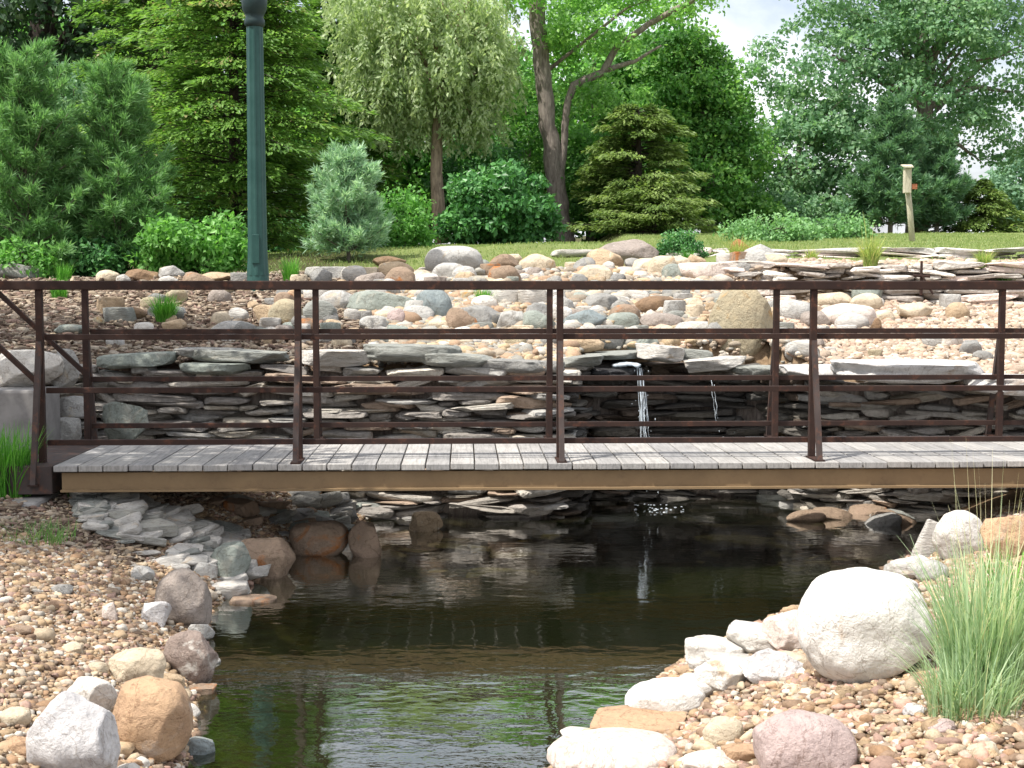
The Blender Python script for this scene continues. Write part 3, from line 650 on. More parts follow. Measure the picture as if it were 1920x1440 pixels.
link('stacked_stones', mesh_np('stacked_stones', V-inv3, F_, M['wallstone'], False, col=c), r3)

# ------------------------------------------------------------ box / tube helpers
class MB:
    def __init__(s): s.V = []; s.F = []
    def add(s, V, F): o = len(s.V); s.V += [tuple(v) for v in V]; s.F += [tuple(i+o for i in f) for f in F]; return s
    def box(s, a, b):
        (x0,y0,z0),(x1,y1,z1) = a, b
        return s.add([(x0,y0,z0),(x1,y0,z0),(x1,y1,z0),(x0,y1,z0),(x0,y0,z1),(x1,y0,z1),(x1,y1,z1),(x0,y1,z1)],
                     [(0,3,2,1),(4,5,6,7),(0,1,5,4),(1,2,6,5),(2,3,7,6),(3,0,4,7)])
    def tube(s, pts, rad, n=10, cap=True):
        pts = [Vector(p) for p in pts]; rad = rad if hasattr(rad, '__len__') else [rad]*len(pts); o = len(s.V); ref = None
        for i, p in enumerate(pts):
            t = (pts[min(i+1,len(pts)-1)]-pts[max(i-1,0)]).normalized()
            if ref is None: ref = Vector((0,1,0)) if abs(t.y) < .9 else Vector((1,0,0))
            u = (ref-t*ref.dot(t)).normalized(); w = t.cross(u); ref = u
            for k in range(n):
                a = 2*math.pi*k/n+math.pi/n; s.V.append(tuple(p+(u*math.cos(a)+w*math.sin(a))*rad[i]))
        for i in range(len(pts)-1):
            for k in range(n): s.F.append((o+i*n+k, o+i*n+(k+1)%n, o+(i+1)*n+(k+1)%n, o+(i+1)*n+k))
        if cap: s.F.append(tuple(o+k for k in range(n))[::-1]); s.F.append(tuple(o+(len(pts)-1)*n+k for k in range(n)))
        return s
    def build(s, name, mat, parent=None, loc=None, smooth=False, bevel=0):
        me = bpy.data.meshes.new(name); me.from_pydata(s.V, [], s.F); me.materials.append(mat)
        me.polygons.foreach_set('use_smooth', [smooth]*len(me.polygons)); me.update()
        o = link(name, me, parent, loc)
        if bevel:
            b = o.modifiers.new('bevel', 'BEVEL'); b.width = bevel; b.segments = 2; b.limit_method = 'ANGLE'
        return o

# ------------------------------------------------------------ footbridge
BR = empty('footbridge', (.276, 7.92, 0), R(2.0))
tag(BR, 'rusty steel footbridge with grey plank deck crossing the pond', 'footbridge')
DT = .62                      # deck top
# local: x along, y across (0 = near post line), z up from the water
x0, x1 = -2.86, 4.3; yA, yB = -.22, 1.10
xx = x0+.02; rr = random.Random(4); first = None
while xx < x1-.05:
    w = .138
    g = MB(); e = rr.uniform(-.006,.006)
    g.box((-w/2+.0035, yA+e, -.035), (w/2-.0035, yB+e, 0))
    o = g.build('deck_plank', M['deck'], BR, (xx+w/2, 0, DT+rr.uniform(-.002,.002)), bevel=.004)
    xx += w
def beam(y, s, nm='side_beam'):
    g = MB(); zt = DT-.045; zb = DT-.150; X0 = x0+.06; X1 = x1
    pr = [(0,zt),(0,zb+.012),(-.035*s,zb+.012),(-.035*s,zb),(.03*s,zb),(.03*s,zt)]
    V = [(X0, y+a, b) for a, b in pr]+[(X1, y+a, b) for a, b in pr]; n = 6
    g.add(V, [tuple(range(n)), tuple(range(n,2*n))[::-1]]+[(k, k+n, (k+1)%n+n, (k+1)%n) for k in range(n)])
    return g.build(nm, M['beam'], BR)
beam(yA+.03, 1); beam(yB-.03, -1)
for xj in [-2.6,-1.5,0,1.5,3.0,4.1]:
    MB().box((xj-.04, yA+.07, DT-.13), (xj+.04, yB-.07, DT-.04)).build('cross_beam', M['brace'], BR)
def sq(mb, a, b, w): return mb.tube([a, b], w*.7071, 4)
posts = [-2.96, -1.5, 0, 1.47, 2.95, 4.4]
zr = [EYE, EYE-.295, EYE-.60, EYE-.90]
for side, y in ((1, 0.), (-1, .95)):
    for k, xp in enumerate(posts):
        zb = DT if k > 0 else DT-.12
        MB().box((xp-.019, y-.019, zb), (xp+.019, y+.019, EYE-.026)).build('post', M['rail'], BR, bevel=.003)
        g = MB(); oy = -.19*side
        sq(g, (xp, y-.02*side, EYE-.32), (xp, y+oy, zb-.0), .030); g.build('brace', M['brace'], BR)
        MB().box((xp-.028, y+oy*1.08 if side>0 else y-.03, zb), (xp+.028, y+.03 if side>0 else y+oy*1.05, zb+.008)).build('foot_plate', M['rail'], BR)
    MB().box((-3.62, y-.032, EYE-.026), (4.6, y+.032, EYE+.026)).build('top_rail', M['rail'], BR, bevel=.006)
    for z in zr[1:]:
        MB().box((posts[0]+.02, y+.020, z-.016), (4.6, y+.045, z+.016)).build('rail', M['rail'], BR, bevel=.003)
    g = MB(); sq(g, (-3.52, y, EYE-.03), (posts[0]-.01, y, EYE-.56), .028); g.build('diagonal_brace', M['rail'], BR)
    if side < 0: continue
    g = MB(); sq(g, (-3.95, y+.04, EYE-.03), (-3.0, y+.04, EYE-.95), .022)
# abutment
g = MB().box((-3.5,-.35,-.30),(-2.90,1.25,DT-.19)); g.build('abutment', M['concrete'], BR, bevel=.02)
MB().box((-3.25, yA+.05, DT-.17), (x0-.0, yB-.05, DT-.01)).build('end_plank', M['brace'], BR, bevel=.005)
# concrete block left
p = at(30, 860, 8.75)
o = MB().box((-.62,0,-.08),(.18,.35,.44)).build('concrete_block', M['concrete'], None, tuple(p), bevel=.02)
tag(o, 'grey concrete block under the long white boulder at far left', 'concrete block')

# ------------------------------------------------------------ waterfall
def stream(px, py0, dist0, z1, n, spread, r0, seed):
    r = random.Random(seed); g = MB(); a = at(px, py0, dist0)
    for k in range(n):
        ox = r.uniform(-spread, spread); pts = []; rad = []; v = r.uniform(.12,.3)
        for i in range(15):
            t = i/14; z = a[2]+(z1-a[2])*t; pts.append((a[0]+ox*(1+.6*t)+r.uniform(-.006,.006)+.04*t, a[1]-.02-v*math.sqrt(t)+r.uniform(-.004,.004), z)); rad.append(r0*r.uniform(.5,1.3)*(1-.3*t))
        c0 = r.choice([0,0,0,1,2,3,5]); ce = r.choice([4,5,6,8,9,10,12]); c0 = min(c0, ce-3); g.tube(pts[c0:ce], rad[c0:ce], 5)
    Vd, Fd = ICO[1]
    for k in range(n*3):
        t = r.random(); z = a[2]+(z1-a[2])*t; c = np.array([a[0]+r.gauss(0,spread*1.5)+.04*t, a[1]-.02-r.uniform(.1,.34)*math.sqrt(t), z]); s = r.uniform(.002,.005)
        g.add(Vd*np.array([s,s,s*2])+c, Fd.tolist())
    return g, a
wf = empty('waterfall', tuple(at(1205, 690, 10.05)))
tag(wf, 'thin white waterfall spilling over the slate lip into the pond', 'waterfall'); iw = np.array(wf.location)
g, a = stream(1200, 690, 10.15, .12, 11, .026, .0030, 3); g.V = [tuple(np.array(v)-iw) for v in g.V]; g.build('falling_stream', M['fall'], wf, smooth=True)
g = MB(); r = random.Random(8)
pts = []
for i in range(9):
    t = i/8; pts.append(np.array(at(1150+t*48, 686-4*math.sin(t*3), 10.25-.13*t))-iw)
for k in range(7): g.tube([p+np.array([r.uniform(-.01,.01), (k-3)*.03, r.uniform(-.004,.006)]) for p in pts], [.012]*9, 6)
g.build('spill_sheet', M['fall'], wf, smooth=True)
Vd, Fd = ICO[1]; g = MB(); c0 = at(1228, 944, 10.0); c0[2] = 0
for k in range(24):
    s = r.uniform(.003,.008); g.add(Vd*np.array([s*1.4,s,s*.5])+np.array([c0[0]+r.gauss(0,.10), a[1]-.28+r.gauss(0,.07), abs(r.gauss(0,.02))])-iw, Fd.tolist())
g.build('splash_foam', M['fall'], wf, smooth=True)['kind'] = 'stuff'
g, a2 = stream(1332, 700, 10.1, .45, 2, .010, .0018, 5)
o = g.build('water_trickle', M['fall'], smooth=True); tag(o, 'very thin trickle of water falling right of the waterfall', 'trickle')
rock('wet dark lip stone the waterfall pours over', 1160, 708, 110, 20, 'wet', 'slab', dist=10.15, cat='lip stone', sink=.05)

# ------------------------------------------------------------ lamp post
b = hit(483, 552); L = empty('lamp_post', (at(484, 540, 13.0)[0], 13.0, float(H(at(484,540,13.)[0], 13.)))); zL = L.location.z
tag(L, 'dark green fluted street lamp post rising behind the bridge at left', 'lamp post')
MB().tube([(0,0,-.1),(0,0,.08),(0,0,.085),(0,0,.14)], [.125,.125,.105,.1], 24).build('base', M['lamp'], L, smooth=False)
g = MB(); n = 40; Hs = np.linspace(.14, 2.62, 18); V = []; 
for i, h in enumerate(Hs):
    rr_ = .094-.018*(h/2.6)+.012*math.exp(-(h-.14)/.12)
    for k in range(n): a_ = 2*math.pi*k/n; q = rr_*(1-.045*(k%4 < 2)); V.append((q*math.cos(a_), q*math.sin(a_), h))
g.add(V, [(i*n+k, i*n+(k+1)%n, (i+1)*n+(k+1)%n, (i+1)*n+k) for i in range(len(Hs)-1) for k in range(n)]); g.build('shaft', M['lamp'], L)
MB().box((-.035,-.108,.25),(.035,-.085,.52)).build('access_door', M['lamp'], L, bevel=.004)
MB().tube([(0,0,z) for z in (2.44,2.46,2.50,2.53,2.56,2.60,2.66,2.70,2.74,2.85,2.95)], [.078,.094,.094,.08,.092,.112,.118,.118,.10,.085,.10], 24).build('collar', M['lampdark'], L, smooth=True)
MB().tube([(0,0,z) for z in (2.95,3.0,3.1,3.3,3.5)], [.10,.14,.17,.2,.16], 24).build('lamp_globe', M['palewood'], L, smooth=True)
MB().tube([(0,0,z) for z in (3.5,3.55,3.65,3.75)], [.2,.19,.1,.02], 24).build('cap', M['lampdark'], L, smooth=True)

# nest box on a post
bx = at(1712, 447, 22.); N = empty('nest_box', (bx[0], 22., float(H(bx[0], 22.))-.02))
tag(N, 'pale wooden nest box on a leaning post on the lawn', 'nest box')
tp = at(1699, 320, 22.); dx = tp[0]-bx[0]; hz = tp[2]-N.location.z
MB().tube([(0,0,-.1),(dx*.5,0,hz*.5),(dx,0,hz*.98)], [.05,.046,.042], 8).build('post', M['palewood'], N, smooth=True)
g = MB().box((dx-.062,-.15,hz-.36),(dx+.048,-.045,hz+.03)); g.build('box', M['palewood'], N, bevel=.006)
g = MB(); g.add([(dx-.080,-.20,hz+.03),(dx+.060,-.20,hz+.03),(dx+.075,-.03,hz+.075),(dx-.095,-.03,hz+.075),(dx-.080,-.20,hz+.05),(dx+.060,-.20,hz+.05),(dx+.075,-.03,hz+.095),(dx-.095,-.03,hz+.095)],[(0,3,2,1),(4,5,6,7),(0,1,5,4),(1,2,6,5),(2,3,7,6),(3,0,4,7)]); g.build('roof', M['palewood'], N)
MB().box((dx+.058,-.16,hz-.30),(dx+.135,-.10,hz-.22)).build('bracket', M['redstone'], N)
# rusty stake
p = at(1727, 542, 13.3); o = empty('garden_stake', tuple(p)); tag(o, 'small rusty metal garden stake standing against the upper wall', 'garden stake')
MB().tube([(0,0,-.06),(0,0,.27)], [.016,.012], 8).build('stem', M['rail'], o)
MB().tube([(-.08,-.01,.13),(.08,-.01,.12)], [.014,.014], 8).build('cross_arm', M['rail'], o)
MB().tube([(.0,-.02,.13),(.07,-.05,.0),(.1,-.06,-.05)], [.01,.01,.01], 8).build('prop', M['rail'], o)

# ------------------------------------------------------------ foliage
def norm(a): return a/np.maximum(np.linalg.norm(a, axis=-1, keepdims=True), 1e-9)
def quads(P, D, N, L, W, tone, name, mat, parent, loc):
    """kite shaped leaves: P base, D direction, N face normal"""
    D = norm(D); S_ = norm(np.cross(D, N)); L = L[:, None]; W = W[:, None]; Nn = norm(np.cross(S_, D))
    V = np.stack([P, P+D*L*.45+S_*W*.5+Nn*W*.12, P+D*L, P+D*L*.45-S_*W*.5+Nn*W*.12], 1).reshape(-1, 3)
    F_ = np.arange(len(P)*4).reshape(-1, 4)
    me = mesh_np(name, V-np.array(loc), F_, mat, False, tone=np.repeat(tone, 4))
    return link(name, me, parent)
def clusters(ells, n, r, shell=.55):
    out = []; vols = np.array([e[3]*e[4]*e[5] for e in ells])**.75; vols /= vols.sum()
    for e, w in zip(ells, vols):
        k = max(3, int(n*w)); d = norm(r.normal(size=(k, 3))); rad = (shell**3+(1-shell**3)*r.random(k))**(1/3)
        out.append(np.array(e[:3])+d*rad[:, None]*np.array(e[3:6]))
    return np.concatenate(out)
def broad(name, label, base, trunk, ells, ncl, crad, per, leaf, mat, barkm='bark', seed=1, group=None, flat=.6, shell=.55, limbs=18, cat='tree', droop=0, asp=.7, leafpos=None, extra=None):
    r = np.random.default_rng(seed); base = np.array(base, float); o = empty(name, tuple(base)); tag(o, label, cat, group)
    ells = [tuple(np.array(e[:3])+base)+tuple(e[3:]) for e in ells]
    C = clusters(ells, ncl, r, shell); n = len(C)
    cs = crad*r.uniform(.6, 1.4, n)
    g = MB(); tp = [np.array(t[:3]) for t in trunk]; tr = [t[3] for t in trunk]
    # smooth trunk
    def resamp(pts, rad, k=5):
        P = []; Q = []
        for i in range(len(pts)-1):
            for j in range(k):
                u = j/k; P.append(pts[i]*(1-u)+pts[i+1]*u+r.normal(size=3)*rad[i]*.07); Q.append(rad[i]*(1-u)+rad[i+1]*u)
        return P+[pts[-1]], Q+[rad[-1]]
    P, Q = resamp(tp, tr); g.tube(P, Q, 12)
    if extra:
        for br in extra:
            P2, Q2 = resamp([np.array(b[:3]) for b in br], [b[3] for b in br]); g.tube(P2, Q2, 9)
    low = len(P)//3
    for k in r.choice(n, min(limbs, n), replace=False):
        i = int(r.integers(low, len(P))); s = np.array(P[i]); e = C[k]-base
        if e[2] < s[2]-.3: continue
        md = (s+e)/2+np.array([0,0,.12*np.linalg.norm(e-s)])+r.normal(size=3)*.05; q0 = max(Q[i]*.26, .010)
        g.tube([s, (s*.6+md*.4), md, (md+e)/2+r.normal(size=3)*.04, e], [q0, q0*.8, q0*.6, q0*.4, .006], 6)
    g.build('trunk', M[barkm], o, smooth=True)
    k = np.repeat(np.arange(n), per); m = len(k)
    d = norm(r.normal(size=(m, 3))); rad = r.random(m)**.45
    off = d*rad[:, None]*cs[k][:, None]*np.array([1.15, 1.15, flat])
    off[:, 2] -= droop*(np.hypot(off[:, 0], off[:, 1])**2)/np.maximum(cs[k], .05)
    Pp = C[k]+off
    N = norm(d*.5+r.normal(size=(m, 3))*.5+np.array([-.15,-.35,.6])); D = norm(r.normal(size=(m, 3))+d*.5+np.array([0,0,-.35]))
    L = leaf*r.uniform(.6, 1.35, m); tone = np.clip(.5+.22*r.normal(size=m)+.16*r.normal(size=n)[k], 0, 1)
    quads(Pp, D, N, L, L*asp, tone, 'crown', M[mat], o, base); return o
def pine(name, label, base, height, rad, mat, seed=1, group=None, levels=14, start=.08, up=.25, tuft=9, nl=.10, nw=.012, barkm='bark', density=1., cat='pine tree', taper=.85, trunk_r=.05, top=1.0, per_lv=7):
    r = np.random.default_rng(seed); base = np.array(base, float); o = empty(name, tuple(base)); tag(o, label, cat, group)
    g = MB(); g.tube([(0,0,-.1),(r.normal()*.02,0,height*.5),(0,0,height*.97)], [trunk_r, trunk_r*.65, .006], 10)
    TP = []; TD = []
    for l in range(levels):
        f = start+(1-start)*(l+r.random()*.5)/levels
        if f > 1: continue
        ln = rad*(1-f*taper)*r.uniform(.75, 1.15)*(.75+.25*min(1, f/.2)); nb = per_lv+int(r.integers(0, 3)); a0 = r.random()*6.28
        for b_ in range(nb):
            a = a0+b_*6.283/nb+r.normal()*.2; el = up+f*.5+r.normal()*.1; l2 = ln*r.uniform(.7, 1.15); d = np.array([math.cos(a)*math.cos(el), math.sin(a)*math.cos(el), math.sin(el)])
            s = np.array([0,0,f*height*.97]); e = s+d*l2; e[2] += .10*l2; g.tube([s, (s+e)/2-np.array([0,0,.03*l2]), e], [max(.016*l2,.005), .008, .003], 5, False)
            nt_ = max(3, int(l2*18*density))
            for q in range(nt_):
                u = .18+.82*(q+r.random())/nt_; p = s+(e-s)*u; side = np.cross(d, [0,0,1]); side /= np.linalg.norm(side)+1e-6
                tl = (1.05-u)*.55*l2*r.uniform(.3, 1); sg = 1 if r.random() < .5 else -1
                tp_ = p+side*sg*tl+d*tl*.6+np.array([0,0,r.normal()*.04+.05*tl]); TP.append(tp_); TD.append(norm(d*.8+side*sg*.6+np.array([0,0,.45])))
                TP.append((p+tp_)/2+r.normal(size=3)*.015); TD.append(norm(d+side*sg*.5+np.array([0,0,.3])))
            TP.append(e); TD.append(norm(d+np.array([0,0,.6])))
    g.build('trunk', M[barkm], o, smooth=True)
    TP = np.array(TP)+base; TD = np.array(TD); n = len(TP); k = np.repeat(np.arange(n), tuft); m = len(k)
    D = norm(TD[k]+r.normal(size=(m, 3))*.55); P = TP[k]-TD[k]*(r.random(m)*.08)[:, None]
    tone = np.clip(.5+.2*r.normal(size=m)+.15*r.normal(size=n)[k], 0, 1)
    quads(P, D, norm(r.normal(size=(m, 3))+np.array([0,-.3,.6])), nl*r.uniform(.7, 1.2, m), np.full(m, nw), tone, 'needles', M[mat], o, base); return o
def spray(name, label, base, height, rad, mat, seed=1, group=None, nb=160, leaf=.07, per=90, barkm='bark_dark', shape=1., droop=.35, cat='cedar tree', trunk_r=.09, power=.8, squash=1):
    r = np.random.default_rng(seed); base = np.array(base, float); o = empty(name, tuple(base)); tag(o, label, cat, group)
    g = MB(); g.tube([(0,0,-.1),(0,0,height*.55),(0,0,height*.97)], [trunk_r, trunk_r*.6, .01], 10); Ps = []; Ds = []; Ns = []; Ts = []
    for b_ in range(nb):
        f = .04+.94*(b_+r.random())/nb; a = r.random()*6.283; lump = 1+.75*float(fbm(np.array([math.cos(a)*1.6, math.sin(a)*1.6, f*height*1.1])+seed*5.7, 2, seed)); ln = rad*(1-f**shape)**power*r.uniform(.55, 1.2)*lump+.12; d = np.array([math.cos(a), math.sin(a)*squash, 0]); s = np.array([0,0,f*height])
        t0 = r.normal()*.16
        def pos(u): return s+d*ln*u[:, None]+np.array([0,0,1])*((.25*u-droop*u*u)*ln)[:, None]
        uu = np.linspace(0, 1, 4); g.tube(list(pos(uu)), [.012,.009,.006,.002], 4, False)
        m = int(per*(.5+ln/rad)); u = .15+.85*r.random(m)**.7; side = np.array([-d[1], d[0], 0]); wd = (.10+.30*u*(1.15-u))*ln*1.15
        sd = r.uniform(-1, 1, m); P = pos(u)+side*(sd*wd)[:, None]; P[:, 2] += -.25*np.abs(sd)*wd+r.normal(size=m)*.02
        D = norm(d+side*(sd*.9)[:, None]+np.stack([np.zeros(m), np.zeros(m), .15-.6*u+r.normal(size=m)*.3], 1)); Nn = norm(np.array([0,0,1.])+r.normal(size=(m, 3))*.35-D*.1)
        Ps.append(P); Ds.append(D); Ns.append(Nn); Ts.append(np.clip(.45+t0+.2*r.normal(size=m)+.15*(u-.5), 0, 1))
    g.build('trunk', M[barkm], o, smooth=True)
    P = np.concatenate(Ps)+base; m = len(P); L = leaf*r.uniform(.45, 1.7, m)
    quads(P, np.concatenate(Ds), np.concatenate(Ns), L, L*.42, np.concatenate(Ts), 'foliage', M[mat], o, base); return o
def willow(name, label, base, trunk, ells, ns, mat, seed, barkm, leaf=.085, strand=(.2,.65)):
    r = np.random.default_rng(seed); base = np.array(base, float); o = empty(name, tuple(base)); tag(o, label, 'tree')
    ells = [tuple(np.array(e[:3])+base)+tuple(e[3:]) for e in ells]; C = clusters(ells, ns, r, .35); n = len(C)
    g = MB(); tp = [np.array(t[:3]) for t in trunk]; g.tube(tp, [t[3] for t in trunk], 12)
    for k in r.choice(n, 60, replace=False):
        i = int(r.integers(len(tp)//2, len(tp))); s = tp[i]; e = C[k]-base; md = (s+e)/2+np.array([0,0,.15]); g.tube([s, md, e], [max(.012, trunk[i][3]*.3), .012, .004], 5)
    g.build('trunk', M[barkm], o, smooth=True)
    per = 42; k = np.repeat(np.arange(n), per); m = len(k); u = np.tile(np.linspace(0, 1, per), n); ln = r.uniform(strand[0], strand[1], n)[k]
    az = r.random(n)*6.283; sw = r.uniform(.05, .28, n)
    P = C[k]+np.stack([np.cos(az[k])*sw[k]*np.sqrt(u), np.sin(az[k])*sw[k]*np.sqrt(u), -ln*u], 1)+r.normal(size=(m, 3))*.03
    D = norm(np.stack([r.normal(size=m)*.8, r.normal(size=m)*.8, -1+.3*r.normal(size=m)], 1)); tone = np.clip(.5+.2*r.normal(size=m)+.17*r.normal(size=n)[k], 0, 1)
    L = leaf*r.uniform(.7, 1.3, m); quads(P, D, r.normal(size=(m, 3))+np.array([0,-.6,.4]), L, L*.4, tone, 'crown', M[mat], o, base); return o
def gb(px, dist, sinkz=.03):
    x = (px-960)/FPX*dist; return np.array([x, dist, float(H(x, dist))-sinkz])
def px2(px, py, dist, base): return at(px, py, dist)-base       # point relative to the base

# the pale weeping tree
b = gb(826, 19.5); q = lambda px, py: px2(px, py, 19.5, b)
tk = [(*q(830,462)*np.array([1,1,1]), .115), (*q(822,400), .10), (*q(818,330), .088), (*q(820,250), .08), (*q(828,170), .07), (*q(815,90), .055), (*q(800,20), .035), (*q(805,-20), .015)]
def E(c, rx, ry, rz): return (*c, rx, ry, rz)
willow('weeping_tree', 'pale green weeping tree with slender tan trunk left of centre', b, tk,
  [E(q(800,90),1.35,1.1,.75), E(q(785,0),1.3,1.2,.5), E(q(720,150),.62,.7,.5), E(q(900,130),.55,.7,.6), E(q(760,210),.6,.5,.25), E(q(880,220),.4,.4,.25)], 950, 'lf_willow', 31, 'bark_tan')
# big leaning tree
b = gb(1052, 20.5); q = lambda px, py: px2(px, py, 20.5, b)
tk = [(*q(1056,466), .20), (*q(1050,420), .16), (*q(1042,340), .14), (*q(1028,240), .125), (*q(1014,120), .125), (*q(1004,0), .12), (*q(1000,-60), .08), (*q(992,-120), .03)]
ex = [[(*q(1048,360), .065), (*q(1058,270), .055), (*q(1063,200), .055), (*q(1075,165), .06), (*q(1130,140), .06), (*q(1155,95), .05), (*q(1215,50), .045), (*q(1300,5), .04), (*q(1390,-60), .02)],
      [(*q(1130,138), .05), (*q(1190,120), .03), (*q(1240,90), .015)]]
broad('tree', 'tall leaning tree with thick grey trunk and forked limb at centre', b, tk,
  [E(q(1100,50),.75,.9,.35), E(q(1030,-25),1.1,1.2,.3), E(q(1240,-20),.9,1.2,.3), E(q(1150,180),.45,.5,.35), E(q(950,180),.3,.4,.45), (*(q(1085,120)+np.array([0,.6,0])),.3,.3,.5)],
  180, .24, 95, .065, 'lf_big', seed=5, extra=ex, droop=.5, limbs=8)
# maple
b = gb(1330, 24); q = lambda px, py: px2(px, py, 24, b)
broad('tree', 'deep green full maple right of the leaning tree', b, [(*q(1330,450), .14), (*q(1325,250), .1), (*q(1310,60), .03)],
  [E(q(1320,330),1.05,1.0,.9), E(q(1285,180),.95,.9,.9), E(q(1260,80),.6,.7,.55), E(q(1390,400),.6,.7,.4), E(q(1350,230),.6,.7,.6), E(q(1395,290),.5,.6,.45)], 330, .30, 110, .08, 'lf_maple', seed=8, flat=.4, droop=.5, limbs=20)
# layered yellow green conifer
b = gb(1195, 20.0); spray('juniper_tree', 'yellow green layered juniper right of the thick trunk', b, 1.85, .85, 'lf_cedar2', 3, nb=150, leaf=.06, per=170, droop=.2, shape=2.2, power=.6)
b = gb(1225, 19.2); spray('juniper_bush', 'low spreading yellow green juniper left of the round shrub', b, .72, .75, 'lf_cedar2', 4, nb=60, leaf=.055, per=150, droop=.15, cat='juniper', shape=1.6, trunk_r=.04)
# big oak right
b = gb(1690, 34); q = lambda px, py: px2(px, py, 34, b)
ex = [[(*q(1735,200), .12), (*q(1640,140), .08), (*q(1560,100), .03)], [(*q(1735,200), .12), (*q(1830,160), .07), (*q(1900,170), .03)], [(*q(1735,120), .1), (*q(1800,40), .06), (*q(1870,10), .02)], [(*q(1735,240), .08), (*q(1800,270), .045), (*q(1840,300), .015)]]
broad('oak_tree', 'huge spreading oak with sky showing through at the right', b, [(*q(1720,440), .28), (*q(1728,300), .23), (*q(1735,180), .19), (*q(1730,50), .13), (*q(1730,-50), .05)],
  [E(q(1560,110),2.0,2.0,1.3), E(q(1720,40),2.2,2.2,1.6), E(q(1880,120),1.9,2.0,1.5), E(q(1650,-60),3.2,2.6,1.2), E(q(1880,-80),2.4,2.4,1.3), E(q(1800,240),1.2,1.6,.7), (*(q(1720,190)+np.array([0,-1.6,0])),1.3,.6,1.1), (*(q(1740,60)+np.array([0,-1.8,0])),1.5,.6,.9), E(q(1480,170),.7,1.,.5), E(q(1900,290),.5,.8,.5)],
  520, .44, 84, .115, 'lf_oak', seed=12, flat=.5, droop=.4, extra=ex, limbs=50, shell=.3)
b = gb(1480, 29); q = lambda px, py: px2(px, py, 29, b)
broad('tree', 'light green bushy tree between the maple and the soft pine', b, [(*q(1490,440), .1), (*q(1500,250), .05)],
  [E(q(1500,300),1.2,1.1,1.0), E(q(1560,230),.8,.9,.6), E(q(1450,390),.9,.9,.6), E(q(1590,380),.9,.9,.7)], 220, .34, 70, .11, 'lf_oak', seed=14)
b = gb(1665, 25.5); pine('pine_tree', 'soft blue green pine behind the nest box', b, 2.45, 1.05, 'lf_farpine', 6, levels=17, tuft=10, nl=.15, nw=.022, density=1.2, taper=.75)
b = gb(1752, 26.5); pine('pine_tree', 'shorter soft pine just right of the nest box', b, 1.75, .9, 'lf_farpine', 16, levels=13, tuft=10, nl=.15, nw=.022, density=1.1, taper=.7)
b = gb(1825, 28); spray('juniper_bush', 'brownish green juniper mound at the right edge of the lawn', b, 1.15, .95, 'lf_cedar2', 7, nb=80, leaf=.09, per=110, cat='juniper', shape=2, trunk_r=.04)
for i, (px, d_, lb) in enumerate([(1905,52,'distant hazy green tree at the right edge behind lawn'),(2010,55,'distant hazy tree just beyond the right edge of frame')]):
    b = gb(px, d_); broad('tree', lb, b, [(0,0,0,.15),(0,0,2.,.08)], [(0,0,1.6,1.2,1.4,1.6)], 120, .5, 50, .18, 'lf_far', seed=40+i)
# left conifers
b = gb(445, 16.8); spray('cedar_tree', 'tall yellow green cedar behind the lamp post', b, 4.3, 1.4, 'lf_cedar', 9, nb=330, leaf=.065, per=190, droop=.30, shape=2.2, power=.7)
b = gb(300, 18.6); spray('cedar_tree', 'second yellow green cedar left of the lamp post, standing farther back', b, 4.1, 1.3, 'lf_cedar', 19, nb=250, leaf=.065, per=180, droop=.3, shape=2., power=.7)
b = gb(625, 20.5); spray('cedar_tree', 'dark green cedar between the lamp post and the weeping tree', b, 3.9, 1.25, 'lf_cedar', 29, nb=240, leaf=.07, per=170, droop=.3, shape=2., power=.7)
b = gb(55, 15.2); pine('pine_tree', 'soft green young pine at the far left', b, 2.35, 1.0, 'lf_pine', 10, levels=16, tuft=10, nl=.11, nw=.013, density=1.5, taper=.6)
b = gb(225, 15.6); pine('pine_tree', 'soft green young pine between far left pine and cedar', b, 2.2, .85, 'lf_pine', 11, levels=16, tuft=10, nl=.11, nw=.013, density=1.5, taper=.6)
b = gb(655, 15.8); pine('pine_sapling', 'small silvery blue green pine sapling right of the lamp post', b, 1.22, .80, 'lf_bluepine', 12, levels=10, tuft=12, nl=.10, nw=.014, density=1.8, taper=.7, cat='sapling', trunk_r=.025)
b = gb(85, 19.5); q = lambda px, py: px2(px, py, 19.5, b)
broad('tree', 'dark shaded tree at top left with thick dark trunk', b, [(*q(88,470), .3), (*q(85,250), .24), (*q(80,100), .2), (*q(90,-100), .12)],
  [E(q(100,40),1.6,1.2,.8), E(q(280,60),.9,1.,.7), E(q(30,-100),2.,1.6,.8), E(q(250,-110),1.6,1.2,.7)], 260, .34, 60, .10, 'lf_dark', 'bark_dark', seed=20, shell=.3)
# overhanging shade tree left of frame
b = np.array([-6.0, 8.6, .5])
broad('tree', 'dark overhanging shade tree standing left of the bridge', b, [(0,0,-.1,.22),(.1,0,1.8,.18),(.4,0,3.2,.14),(.5,0,5,.06)],
  [(1.2,-1.6,4.6,1.5,1.5,.8),(.2,.6,5.2,2.0,1.6,1.),(1.7,-3.0,4.6,1.5,1.2,.6),(2.55,1.0,3.25,.85,.5,.28),(3.1,1.3,3.45,.6,.4,.14),(2.1,.6,3.6,.8,.6,.4)], 350, .30, 62, .085, 'lf_dark', 'bark_dark', seed=22, limbs=35, shell=.35)
